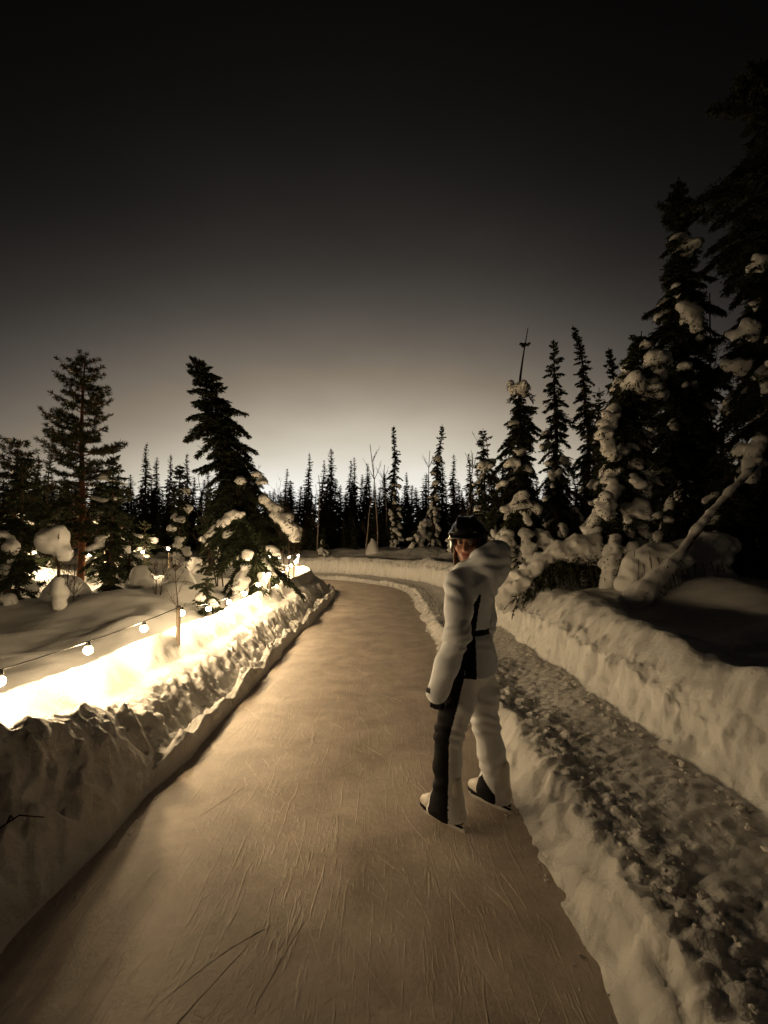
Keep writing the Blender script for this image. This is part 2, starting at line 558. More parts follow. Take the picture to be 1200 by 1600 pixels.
def height(x, y):
    x = np.asarray(x, dtype=float); y = np.asarray(y, dtype=float)
    d, s = trail_ds(x, y)
    # ---- right side
    wob = 0.05 * noise2(s * 1.1, 3.3, 21) + 0.025 * noise2(s * 4.3, 1.2, 22) + 0.035 * fbm2(x * 5.5, y * 5.5, 3, 23)
    e = d - 1.17 - wob
    lane_r = (0.032 * np.abs(fbm2(x * 8.5, y * 8.5, 4, 3)) + 0.016 * fbm2(x * 19, y * 19, 2, 9)) * (0.45 + 0.9 * np.exp(-((e - 0.45) / 0.18) ** 2))
    crest = 0.165 + 0.04 * noise2(s * 1.7, 0, 31) + 0.03 * noise2(s * 6, 0, 32)
    far = sstep(9, 16, s)
    crest = crest * (1 - 0.45 * far)
    ew = e + 0.03 * fbm2(x * 5, y * 2.2, 3, 6)
    z_ridge = crest * np.where(ew < 0.24, sstep(-0.02, 0.24, ew) ** 1.25, 1 - sstep(0.24, 0.36, ew)) + (0.012 * fbm2(x * 16, y * 5, 3, 5) + 0.008 * fbm2(x * 26, y * 26, 2, 7)) * sstep(0.0, 0.1, e)
    near_lane = (np.abs(e - 0.7) < 0.8) & (np.abs(y - 12) < 16)
    ck = np.zeros_like(x)
    if near_lane.any():
        xx, yy = x[near_lane], y[near_lane]
        ck[near_lane] = (0.014 * chunks(xx, yy, 0.15, 1) * (fbm2(xx * 1.3, yy * 1.3, 2, 17) > -0.15) + 0.016 * chunks(xx + 3, yy, 0.06, 2)) * (0.5 + 0.6 * np.exp(-((e[near_lane] - 0.45) / 0.2) ** 2))
    lane = 0.145 + 0.05 * sstep(0.5, 1.1, e) + 0.035 * noise2(x * 1.5, y * 1.5, 14) + lane_r * 0.7 + ck
    zr = np.where(e < 0.22, z_ridge, np.maximum(z_ridge, lane * sstep(0.05, 0.26, e)))
    wall_e = 1.16 + 0.08 * noise2(s * 0.8, 9, 41) + 0.02 * noise2(s * 2.6, 4, 42)
    wall_h = 0.38 + 0.14 * sstep(3, 8, s) + 0.06 * noise2(s * 0.9, 2, 44) + 0.035 * noise2(s * 4.5, 2, 45) + 0.10 * far
    q = e - wall_e
    face = np.clip((q + 0.012 * fbm2(x * 4.5, y * 3.5, 2, 46)) / 0.17, 0, 1)
    rise_to = 0.80 + 0.06 * noise2(s * 0.8, 6, 47) + 0.16 * sstep(6, 11, s)
    zw = wall_h + (rise_to - wall_h) * sstep(0.02, 0.62, q) ** 0.8
    zw = zw - 0.17 * sstep(0.6, 1.3, q) * (1 - 0.6 * far) + (0.30 + 0.1 * far) * sstep(1.5, 4.0, q)
    zw = zw + 0.03 * fbm2(x * 2.2, y * 2.2, 3, 50) * sstep(0.1, 0.5, q) + 0.016 * fbm2(x * 10, y * 10, 3, 51) * (1 - 0.7 * sstep(0.25, 0.6, q))
    lipz = (q > -0.05) & (q < 0.45) & (np.abs(y - 12) < 16)
    if lipz.any():
        xx, yy = x[lipz], y[lipz]
        zw[lipz] += (0.03 * chunks(xx, yy, 0.16, 6) * (fbm2(xx * 1.1, yy * 1.1, 2, 18) > 0.05) + 0.012 * chunks(xx, yy, 0.06, 7)) * (1 - sstep(0.2, 0.45, q[lipz]))
    zr = zr * (1 - face) + np.maximum(zw, zr) * face
    # ---- left side
    wl = 0.06 * noise2(s * 0.9, 7, 61) + 0.03 * noise2(s * 3.7, 7, 62)
    f = -d - 1.20 - wl - 0.05 * (1 - sstep(2, 5, s))
    lip_on = sstep(3.3, 4.2, s) * (1 - sstep(9.5, 11.0, s))
    lip_h = 0.16 + 0.07 * noise2(s * 1.6, 1, 63) + 0.04 * noise2(s * 5, 1, 64)
    cl = fbm2(x * 2.6, y * 2.6, 3, 71)
    fw = f + (0.05 * cl + 0.022 * fbm2(x * 9.5, y * 9.5, 3, 72)) * sstep(0.06, 0.2, f) * (1 - sstep(0.55, 0.85, f))
    near_p = np.interp(fw, [0, 0.07, 0.18, 0.28, 0.37, 0.60, 0.84, 1.25, 2.2], [0, 0.20, 0.46, 0.64, 0.70, 0.58, 0.75, 0.34, 0.20])
    mid_p = np.interp(fw, [0, 0.20, 0.27, 0.40, 0.50, 0.66, 0.84, 1.25, 2.2], [0, 0.12, 0.20, 0.35, 0.42, 0.48, 0.74, 0.34, 0.22])
    near_p = near_p + 0.06 * (1 - sstep(2.1, 3.0, s)) * np.exp(-((fw - 0.36) / 0.13) ** 2)
    near = 1 - sstep(2.7, 4.1, s)
    base_l = mid_p + (near_p - mid_p) * near
    base_l = base_l * (1 + 0.07 * noise2(s * 0.75, 5, 73) * sstep(0.2, 0.5, f)) + 0.08 * sstep(8, 13, s) * sstep(0.2, 0.6, f)
    ledge = lip_h * sstep(0.0, 0.045, f) * (1 - sstep(0.12 + 0.03 * noise2(s * 3, 3, 65), 0.19, f) * lip_on)
    ledge = ledge * (1 - sstep(0.2, 0.3, f)) * (1 - near)
    zl = np.maximum(base_l, ledge)
    rough_zone = sstep(0.02, 0.12, f) * (1 - sstep(0.42, 0.62, f))
    zl = zl + rough_zone * (0.030 * fbm2(x * 6.5, y * 6.5, 3, 74) + 0.016 * fbm2(x * 17, y * 17, 3, 76))
    rz = (rough_zone > 0.02) & (np.abs(y - 12) < 16)
    if rz.any():
        xx, yy = x[rz], y[rz]
        zl[rz] += rough_zone[rz] * (0.075 * chunks(xx, yy, 0.22, 3) * (fbm2(xx * 1.7, yy * 1.7, 2, 19) > -0.1) + 0.03 * chunks(xx, yy, 0.09, 4) + 0.012 * chunks(xx, yy, 0.05, 5) - 0.02)
    zl = zl - 0.05 * (0.5 + noise2(s * 0.9, f * 1.2, 79)) * np.exp(-((f - 0.60) / 0.2) ** 2)
    gnd = 0.16 + 0.54 * sstep(5.8, 9.5, y) + 0.15 * fbm2(x * 0.55, y * 0.55, 3, 80) + 0.02 * fbm2(x * 3, y * 3, 2, 81)
    zl = zl * (1 - sstep(1.0, 2.4, f)) + gnd * sstep(1.0, 2.4, f) + 0.25 * sstep(4, 9, f)
    # ---- under the ice
    z = np.where(d > 0, zr, zl)
    ice = np.where(d > 0, e, f)
    z = np.where(ice < 0, np.maximum(-0.05, 0.9 * ice) + 0 * z, z)
    z = np.where((ice >= 0) & (ice < 0.02), z * ice / 0.02, z)
    # ---- wide terrain
    off = np.where(d > 0, sstep(2.0, 4.5, e), sstep(2.0, 4.5, f))
    z = z + off * (1 - 0.7 * (d < 0) * (1 - sstep(6, 9, y))) * (0.16 * fbm2(x * 0.42, y * 0.42, 3, 90) + 0.12 * fbm2(x * 0.13, y * 0.13, 2, 95))
    for mx_, my_, mh, mr in MOUNDS:
        q = ((x - mx_) ** 2 + (y - my_) ** 2) / mr ** 2
        z = z + mh * np.exp(-q * 1.6) * np.where(d > 0, sstep(1.4, 2.0, e), sstep(0.9, 1.6, f))
    return z


def hgt1(x, y):
    return float(height(np.array([x]), np.array([y]))[0])


def spacing(start, stop, step, grow, cap_):
    out = [start]
    while out[-1] < stop:
        out.append(out[-1] + step)
        step = min(step * grow, cap_)
    return out


def build_terrain():
    xr = spacing(3.0, 260, 0.03, 1.045, 12)
    xl = [-v for v in spacing(3.0, 260, 0.03, 1.045, 12)]
    xm = list(np.arange(-3.0 + 0.026, -1.98, 0.026)) + list(np.arange(-1.97, -1.46, 0.0125)) + list(np.arange(-1.45, 1.94, 0.026)) \
        + list(np.arange(1.955, 2.33, 0.0115)) + list(np.arange(2.35, 2.99, 0.026))
    xs = np.array(sorted(xl) + xm + xr)
    yb = [-v for v in spacing(-0.9, 40, 0.06, 1.12, 8)]
    ym = list(np.arange(0.9 + 0.026, 8.0 - 0.01, 0.026))
    yf = spacing(8.0, 30, 0.028, 1.006, 0.14) 
    yff = spacing(yf[-1] + 0.15, 420, 0.15, 1.07, 14)
    ys = np.array(sorted(yb) + ym + yf + yff)
    nx, ny = len(xs), len(ys)
    X, Y = np.meshgrid(xs, ys)
    Z = height(X, Y)
    P = np.stack([X, Y, Z], -1)

    def grid_normals(P):
        n = np.cross(np.gradient(P, axis=1), np.gradient(P, axis=0))
        return n / (np.linalg.norm(n, axis=-1, keepdims=True) + 1e-12)
    N = grid_normals(P)
    # steep faces are broken up in depth as well as in height
    steep = sstep(0.25, 0.75, 1 - N[..., 2]) * (Y > 0.6) * (Y < 30)
    k = steep > 0.02
    px_, py_, pz_ = X[k], Y[k], Z[k]
    dsp = 0.024 * noise3(px_ * 8, py_ * 8, pz_ * 9) + 0.016 * noise3(px_ * 19, py_ * 19, pz_ * 21) + 0.008 * noise3(px_ * 41, py_ * 41, pz_ * 41)
    P[k] += N[k] * (dsp * steep[k] * (Z[k] > 0.03))[:, None]
    N = grid_normals(P).reshape(-1, 3)
    V = P.reshape(-1, 3)
    i = (np.arange(ny - 1)[:, None] * nx + np.arange(nx - 1)[None, :])
    Q = np.stack([i, i + 1, i + nx + 1, i + nx], -1).reshape(-1, 4)
    C = V[Q].mean(1)
    d, s = trail_ds(C[:, 0], C[:, 1])
    near = (C[:, 1] < 60) & (C[:, 0] > -40)
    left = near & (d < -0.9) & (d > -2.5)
    ridge = near & (d > 0.9) & (d <= 2.32)
    right = near & (d > 2.32) & (d < 4.6)
    rest = ~(left | ridge | right)
    for nm, msk, mt, lb in (('snow_ground', rest, M_SNOW_SOFT, 'deep smooth snow covering the forest floor'),
                            ('snow_bank', left, M_SNOW_DIMMED, 'rough ploughed snow bank under the bulb string, left of the ice'),
                            ('snow_path', ridge, M_SNOW_BANK, 'trodden lumpy snow strip with a low ridge beside the ice'),
                            ('snow_bank', right, M_SNOW, 'cut snow wall and smooth bank right of the trodden snow')):
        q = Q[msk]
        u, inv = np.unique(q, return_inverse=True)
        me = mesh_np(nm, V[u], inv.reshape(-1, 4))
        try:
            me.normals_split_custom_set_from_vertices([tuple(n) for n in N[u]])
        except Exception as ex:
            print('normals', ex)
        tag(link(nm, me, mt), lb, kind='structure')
    print('terrain', nx, ny)


build_terrain()


def build_ice():
    V = []; nt_ = 9
    ss = np.concatenate([np.arange(-12, 15, 0.5), np.arange(15, 15 + RB * math.pi / 2, 0.3), 15 + RB * math.pi / 2 + np.arange(0.01, 22, 1.0)])
    for s in ss:
        for t in np.linspace(-1.42, 1.42, nt_):
            if s < YB:
                V.append((XC + t, s, 0))
            elif s < YB + RB * math.pi / 2:
                th = (s - YB) / RB
                V.append((CX + (RB + t) * math.cos(th), YB + (RB + t) * math.sin(th), 0))
            else:
                V.append((CX - (s - YB - RB * math.pi / 2), YB + RB + t, 0))
    n = len(ss)
    i = np.arange(n - 1)[:, None] * nt_ + np.arange(nt_ - 1)[None, :]
    Q = np.stack([i, i + 1, i + nt_ + 1, i + nt_], -1).reshape(-1, 4)
    tag(link('ice_path', mesh_np('ice_path', V, Q), M_ICE), 'scuffed ice skating trail curving left between snow banks', kind='structure')


build_ice()

# ------------------------------------------------------------------ string lights on short posts
BULB_ME = None


def sphere_mesh(name, r, seg=14, rings=9, sz=1.0):
    V = [(0, 0, r * sz)]
    for i in range(1, rings):
        th = math.pi * i / rings
        for j in range(seg):
            ph = 2 * math.pi * j / seg
            V.append((r * math.sin(th) * math.cos(ph), r * math.sin(th) * math.sin(ph), r * math.cos(th) * sz))
    V.append((0, 0, -r * sz))
    Q = []; T = []
    for j in range(seg):
        T.append((0, 1 + j, 1 + (j + 1) % seg))
        b = 1 + (rings - 2) * seg
        T.append((b + (j + 1) % seg, b + j, len(V) - 1))
    for i in range(rings - 2):
        for j in range(seg):
            a = 1 + i * seg + j; a2 = 1 + i * seg + (j + 1) % seg
            Q.append((a, a + seg, a2 + seg, a2))
    return mesh_np(name, V, Q, T)


BULB_ME = sphere_mesh('bulb', 0.031)
BULB_ME.materials.append(M_BULB)
mb = MB()
mb.tube([(0, 0, 0.024), (0, 0, 0.034), (0, 0, 0.04), (0, 0, 0.062), (0, 0, 0.066)], [0.015, 0.019, 0.019, 0.016, 0.008], 10)
SOCKET_ME = mb.mesh('socket')
SOCKET_ME.materials.append(M_SOCKET)
BULB_DROP = 0.066


def light_string(label, posts, sags, phase, step):
    """posts: list of (x,y,ztop). Returns the thing; bulbs hang at even steps along the cable."""
    root = thing('light_string', label, 'string lights', (posts[0][0], posts[0][1], posts[0][2]))
    pts = []
    for k in range(len(posts) - 1):
        a = np.array(posts[k]); b = np.array(posts[k + 1])
        n = 24
        sag = sags[min(k, len(sags) - 1)]
        for j in range(n):
            t = j / n
            p = a + (b - a) * t
            p[2] -= 4 * sag * t * (1 - t)
            pts.append(p)
    pts.append(np.array(posts[-1], dtype=float))
    pts = np.array(pts)
    base = np.array(posts[0])
    m = MB(); m.tube(pts - base, 0.0045, 6)
    link('cable', m.mesh('cable'), M_CABLE, root)
    seg = np.linalg.norm(np.diff(pts, axis=0), axis=1)
    cum = np.concatenate([[0], np.cumsum(seg)])
    for q in np.arange(phase, cum[-1], step):
        p = np.array([np.interp(q, cum, pts[:, i]) for i in range(3)]) - base
        b = link('bulb', BULB_ME, None, root, (p[0], p[1], p[2] - BULB_DROP))
        link('socket', SOCKET_ME, None, b)
    return root


def post(x, y, ztop, r, label, tilt=(0, 0)):
    z0 = hgt1(x, y)
    hgt = ztop - z0
    root = thing('lamp_post', label, 'post', (x, y, z0), 0, 'short wooden posts carrying the bulb string')
    m = MB()
    n = 7
    zz = np.linspace(-0.15, hgt, n)
    m.tube([(tilt[0] * (z / hgt - 1), tilt[1] * (z / hgt - 1), z) for z in zz], [r * (1 + 0.06 * math.sin(5 * k + x)) for k in range(n)], 10)
    link('pole', m.mesh('pole'), M_POST, root)
    m = MB()
    m.tube([(0, 0, hgt + 0.001), (0, 0, hgt + 0.012), (0, 0, hgt + 0.016)], [r * 1.12, r * 1.12, r * 0.6], 10)
    link('cap', m.mesh('cap'), M_SOCKET, root)
    m = MB()
    a = np.arange(13) * 2 * math.pi / 12
    m.tube(np.stack([np.cos(a) * r * 1.15, np.sin(a) * r * 1.15, 0 * a + hgt - 0.02], -1), 0.004, 5, False)
    link('cable_tie', m.mesh('cable_tie'), M_CABLE, root)
    # snow packed around the foot
    return root


POSTS = [(-2.27, 1.7, 0.95), (-2.25, 5.25, 0.96), (-2.29, 9.5, 1.12), (-2.72, 14.4, 1.20), (-3.35, 18.6, 1.28), (-5.4, 21.0, 1.3), (-8.6, 21.7, 1.32)]
light_string('string of warm glowing bulbs running along the left snow bank', POSTS, (0.05, 0.16, 0.15), 0.32, 0.83)
post_labels = {
    2: 'short wooden post at the near end of the left bank', 3: 'nearest short wooden post in view, on the bright left snow bank',
    4: 'short post in front of the big leaning spruce', 5: 'thin dark post among bulbs just before the bend',
    6: 'far thin post holding bulbs at the start of the bend'}
for k, (x, y, z) in enumerate(POSTS):
    k += 2
    if k in (2, 3, 4, 5, 6):
        post(x, y, z, 0.024, post_labels[k], (0.01 * math.sin(k * 3), 0.015 * math.cos(k)))

# a second string deeper in the forest, on the trail's return leg
POSTS2 = [(-17.5, 11.6, 1.62), (-13.4, 11.6, 1.62), (-9.4, 11.5, 1.62), (-5.5, 12.2, 1.6)]
light_string('string of bulbs glowing between the tree trunks deep in the left forest', POSTS2, (0.16,), 0.3, 0.62)
for k, (x, y, z) in enumerate(POSTS2[1:]):
    post(x, y, z, 0.024, ['short post of the forest bulb string nearest the left picture edge', 'short post of the forest bulb string beside the pine trunk',
                          'short post at the right end of the forest bulb string'][k])

# ------------------------------------------------------------------ trees
def unit(v):
    return v / (np.linalg.norm(v, axis=-1, keepdims=True) + 1e-9)


def kites(P, D, Ln, Wd, rng, flat=None):
    """pointed four-sided blades: base P, direction D"""
    N = len(P)
    D = unit(D)
    rnd = rng.normal(size=(N, 3))
    S = unit(np.cross(D, rnd))
    if flat is not None:
        S = unit(S + flat * 1.2)
        S = unit(S - (S * D).sum(1)[:, None] * D)
    M = P + D * (Ln * 0.42)[:, None]
    V = np.stack([P, M + S * (Wd * 0.5)[:, None], P + D * Ln[:, None], M - S * (Wd * 0.5)[:, None]], 1)
    return V.reshape(-1, 3)


def kmesh(name, Vs):
    V = np.vstack(Vs)
    Q = np.arange(len(V)).reshape(-1, 4)
    return mesh_np(name, V, Q, smooth=False)


def snow_mesh(field, amp=0.25, freq=7.0, seed=0):
    g = field.grid()
    F = field.F
    m = F < 0.2
    ii = np.argwhere(m)
    p = field.lo + field.h * ii
    nz = (noise3(p[:, 0] * freq + seed, p[:, 1] * freq, p[:, 2] * freq) + 0.6 * noise3(p[:, 0] * freq * 2.3, p[:, 1] * freq * 2.3 + seed, p[:, 2] * freq * 2.3)) * amp * 0.05
    F[m] += nz.astype(np.float32)
    return field.nets()


def components(n, Q):
    lab = np.arange(n)
    while True:
        m = lab[Q].min(1)
        new = lab.copy()
        for c in range(4):
            np.minimum.at(new, Q[:, c], m)
        new = new[new]
        if (new == lab).all():
            return lab
        lab = new


def snow_parts(out, V, Q, max_parts=26, min_size=0.13):
    """each clump of snow its own mesh; specks too small to tell apart are joined"""
    lab = components(len(V), Q)
    fl = lab[Q[:, 0]]
    ids, cnt = np.unique(fl, return_counts=True)
    order = ids[np.argsort(-cnt)]
    small = []
    clumps = []
    for i in order:
        f = Q[fl == i]
        u, inv = np.unique(f, return_inverse=True)
        P = V[u]
        if len(clumps) < max_parts and (P.max(0) - P.min(0)).max() > min_size:
            clumps.append(mesh_np('snow_clump', P, inv.reshape(-1, 4)))
        elif len(f) > 8:
            small.append(f)
    for c in clumps:
        c.materials.append(M_SNOW_SOFT)
    out['snow_clump'] = clumps
    if small:
        f = np.vstack(small)
        u, inv = np.unique(f, return_inverse=True)
        me = mesh_np('snow_dusting', V[u], inv.reshape(-1, 4))
        me.materials.append(M_SNOW_SOFT)
        out['snow_dusting'] = me


def tongue(fld, rng, pts, rad):
    """a lumpy tongue of snow along a path"""
    pts = np.array(pts, dtype=float); rad = np.array(rad, dtype=float)
    seg = np.linalg.norm(np.diff(pts, axis=0), axis=1)
    cum = np.concatenate([[0], np.cumsum(seg)])
    n = max(4, int(cum[-1] / (0.5 * rad.mean())))
    for q in np.linspace(0, cum[-1], n):
        p = np.array([np.interp(q, cum, pts[:, i]) for i in range(3)]); r = np.interp(q, cum, rad)
        for _ in range(2):
            c = p + rng.normal(size=3) * r * np.array([0.35, 0.3, 0.25])
            rr = r * (0.6 + 0.4 * rng.rand())
            fld.ell(c, (rr * (0.8 + 0.4 * rng.rand()), rr * (0.8 + 0.4 * rng.rand()), rr * (0.5 + 0.35 * rng.rand())), None, 0.05)


def spruce(H, W, seed, bend=None, detail=2, snow=0.4, bombs=(), h=0.045, power=0.8, top_bare=0.0, droop=0.5,
           snow_top=0.75, skirt=0.04, dens=1.0, big=(), clump=1.0, min_w=0.09, rough=1.0, clumps=26):
    """returns dict of meshes. bend(z)->(dx,dy). bombs: (z, azimuth deg, reach, radius)."""
    rng = np.random.RandomState(seed)
    bend = bend or (lambda z: (0.0, 0.0))
    zs = np.linspace(-0.3, H, 22)
    axis = np.array([(*bend(max(z, 0)), z) for z in zs])
    wig = 0.012 * H
    axis[:, 0] += np.array([noise2(z * 0.8, seed, 3) for z in zs]) * wig * np.clip(zs / H, 0, 1)
    axis[:, 1] += np.array([noise2(z * 0.8, seed + 9, 5) for z in zs]) * wig * np.clip(zs / H, 0, 1)
    r0 = 0.013 * H + 0.015
    tr = MB()
    tr.tube(axis, r0 * np.clip(1.03 - np.clip(zs, 0, H) / H, 0.06, 1) ** 0.8, 8 if detail > 1 else 5)
    axp = lambda z: np.array([np.interp(z, zs, axis[:, 0]), np.interp(z, zs, axis[:, 1]), z])
    step = {3: 0.092, 2: 0.10, 1: 0.115, 0: 0.26}[detail] / dens
    K = []
    fld = None
    if snow > 0 or bombs or big:
        mx = np.abs(axis[:, :2]).max() + W + 0.5
        lo = np.array([axis[:, 0].min() - W - 0.5, axis[:, 1].min() - W - 0.5, -0.4])
        hi = np.array([axis[:, 0].max() + W + 0.5, axis[:, 1].max() + W + 0.5, H + 0.3])
        fld = Field(lo, hi, h)
    z = skirt * H
    gold = rng.rand() * 6.28
    while z < H * 0.985:
        t = z / H
        nb = {3: 3, 2: 2, 1: 3, 0: 2}[detail]
        if top_bare and (t > 0.95 or (t > 1 - top_bare and rng.rand() < 0.86)):
            z += step * 1.5; continue
        for _ in range(nb):
            gold += 2.39996 + rng.normal() * 0.35
            patch = 0.78 + 0.75 * rough * float(noise3(z * 1.6, seed * 3.1 + 1.3 * math.cos(gold), 1.3 * math.sin(gold)))
            L = (W * (1 - t) ** power * (0.45 + 0.75 * rng.rand()) * max(0.25, patch) + min_w * (0.5 + 0.6 * rng.rand()) * (0.4 + 0.6 * min(1, (1 - t) * 6)))
            if rng.rand() < 0.07: L *= 1.4
            if t > 1 - top_bare: L = (0.10 + 0.28 * rng.rand() ** 2) * (1.0 if t < 0.88 else 0.4)
            pitch = (0.45 * (t > 0.85)) + 0.25 * t - 0.25 * (1 - t) + rng.normal() * 0.15
            dr = droop * (0.45 + 0.9 * (1 - t)) * (0.7 + 0.6 * rng.rand())
            hd = np.array([math.cos(gold), math.sin(gold), 0])
            n = 9
            tt = np.linspace(0, 1, n)
            pts = axp(z)[None, :] + hd[None, :] * (L * tt * (1 - 0.18 * dr * tt))[:, None]
            zz = L * (math.sin(pitch) * tt - dr * tt ** 2 + 0.22 * dr * tt ** 4)
            pts[:, 2] += zz
            side = np.array([-hd[1], hd[0], 0])
            pts += side[None, :] * (0.08 * L * rng.normal() * tt ** 2)[:, None]
            if detail >= 1:
                tr.tube(pts[::2], np.linspace(0.006 + 0.008 * L, 0.003, 5), 3, False)
            # twigs
            nt_ = max(3, int(L / {3: 0.034, 2: 0.042, 1: 0.062, 0: 0.13}[detail]))
            u = np.clip(np.linspace(0.08, 1.0, nt_) + rng.normal(size=nt_) * 0.02, 0.03, 1)
            P = np.stack([np.interp(u, tt, pts[:, i]) for i in range(3)], 1)
            Tn = unit(np.stack([np.interp(u, tt, np.gradient(pts[:, i])) for i in range(3)], 1))
            tl = ((0.045 + 0.05 * min(1, (1 - t) * 3)) * (1 - 0.4 * u) + 0.26 * L * (1 - 0.75 * u) * np.minimum(1, u * 4 + 0.4)) * (0.6 + 0.8 * rng.rand(nt_))
            tl = np.minimum(tl, 0.42)
            for sgn in (-1, 1, 0):
                if sgn == 0:
                    D = 0.5 * Tn + np.array([0, 0, -0.9]) + rng.normal(size=(nt_, 3)) * 0.22
                    ll = tl * 0.75
                else:
                    D = 0.75 * Tn + side[None, :] * sgn * 0.75 + np.array([0, 0, -0.28]) + rng.normal(size=(nt_, 3)) * 0.15
                    ll = tl
                D = unit(D)
                if detail <= 1:
                    w = {1: 0.42, 0: 0.5}[detail]
                    K.append(kites(P, D, ll * 1.15, ll * w + 0.02, rng))
                else:
                    K.append(kites(P, D, ll, np.full(nt_, 0.022) + ll * 0.05, rng))
                    ks = 5
                    for q in range(ks):
                        v = (q + 0.6) / ks
                        Pq = P + D * (ll * v)[:, None]
                        lat = unit(np.cross(D, np.array([0.1, 0.2, 1.0])))
                        for s2 in (-1, 1):
                            Dq = D * 0.85 + lat * s2 * 0.62 + rng.normal(size=(nt_, 3)) * 0.2
                            K.append(kites(Pq, Dq, 0.042 + ll * 0.26 * (1 - 0.5 * v), np.full(nt_, 0.019) + 0.03 * ll, rng))
            # the leading tip
            K.append(kites(pts[-1:], Tn[-1:], np.array([0.09 + 0.05 * L]), np.array([0.03 + 0.01 * L]), rng))
            # snow lying on this branch
            if fld is not None and L > 0.2:
                pz = snow * (1.15 - t / max(snow_top, 0.05)) if t < snow_top * 1.15 else 0
                if rng.rand() < pz:
                    m_ = rng.randint(2, 5)
                    a0 = 0.35 + 0.3 * rng.rand()
                    rr = clump * (0.03 + 0.062 * rng.rand() * min(1.3, L + 0.25))
                    ua = np.linspace(a0, min(1.02, a0 + 0.25 + 0.4 * rng.rand()), m_)
                    pp = np.stack([np.interp(ua, tt, pts[:, i]) for i in range(3)], 1)
                    rs = rr * (0.7 + 0.6 * rng.rand(m_))
                    pp[:, 2] += rs * 0.55
                    tongue(fld, rng, pp, rs * 1.15)
                    if rng.rand() < 0.4:
                        c = pp[-1] + np.array([0, 0, -rs[-1] * 0.9])
                        fld.ell(c, (rs[-1] * 0.85, rs[-1] * 0.85, rs[-1] * (1.3 + 0.9 * rng.rand())), None, 0.04)
                    if rng.rand() < 0.5:
                        c = pp[rng.randint(m_)] + side * rr * (rng.rand() - 0.5) * 2.2
                        fld.ell(c, (rr * 1.1, rr * 1.1, rr * 0.75), None, 0.05)
        z += step * (0.6 + 0.8 * rng.rand()) * (1.25 - 0.45 * t)
    for (bz, ba, reach, br) in bombs:
        a = R(ba)
        c = axp(bz) + np.array([math.cos(a), math.sin(a), 0]) * reach
        br = br * 0.74
        fld.ell(c, (br * 0.9, br * 0.9, br * 0.75), None, 0.05)
        for q in range(7):
            dv = rng.normal(size=3) * br * 0.5
            fld.ell(c + dv * np.array([1, 1, 0.55]), br * (0.3 + 0.3 * rng.rand()), None, 0.05)
        fld.ell(c + np.array([0.3 * br, 0, -0.7 * br]), (br * 0.4, br * 0.4, br * 0.5), None, 0.06)
        # the boughs that carry it
        for q in range(16):
            aa = rng.rand() * 6.28
            p0 = c + np.array([math.cos(aa) * br * 0.5, math.sin(aa) * br * 0.5, -br * 0.55])
            n = 12
            v = rng.rand(n)
            dirn = np.array([math.cos(aa), math.sin(aa), -0.75])
            K.append(kites(p0 + dirn * (v * br * 1.0)[:, None], unit(dirn[None] + rng.normal(size=(n, 3)) * 0.45), 0.07 + 0.06 * rng.rand(n), np.full(n, 0.024), rng))
    for pts, rad in big:
        tongue(fld, rng, pts, np.array(rad) * 0.86)
    V = None
    if fld is not None:
        V, Q = snow_mesh(fld, 0.6, 8.0, seed)
        if V is not None and detail >= 2:
            # needles poking out of the sides and undersides of the snow
            fn = np.cross(V[Q[:, 1]] - V[Q[:, 0]], V[Q[:, 3]] - V[Q[:, 0]])
            fn = unit(fn)
            c = V[Q].mean(1)
            ok = (fn[:, 2] < 0.35) & (rng.rand(len(Q)) < 0.16)
            n = int(ok.sum())
            if n:
                for _ in range(2):
                    D = unit(fn[ok] * 0.6 + np.array([0, 0, -0.55]) + rng.normal(size=(n, 3)) * 0.4)
                    K.append(kites(c[ok] - fn[ok] * 0.03, D, 0.06 + 0.07 * rng.rand(n), 0.014 + 0.014 * rng.rand(n), rng))
    out = {'trunk': tr.mesh('trunk'), 'crown': kmesh('crown', K)}
    out['trunk'].materials.append(M_BARK); out['crown'].materials.append(M_NEEDLE)
    if V is not None:
        snow_parts(out, V, Q, clumps)
    return out


def plant_tree(name, meshes, label, x, y, rz=0.0, group=None, sc=1.0, sink=0.05, cat='tree', z=None):
    z0 = (hgt1(x, y) if z is None else z) - sink
    t = thing(name, label, cat, (x, y, z0), rz, group)
    if sc != 1.0:
        t.scale = (sc, sc, sc)
    for k, me in meshes.items():
        for m_ in (me if isinstance(me, list) else [me]):
            o = link(k, m_, None, t)
            if k == 'snow_dusting':
                o['kind'] = 'stuff'
    return t


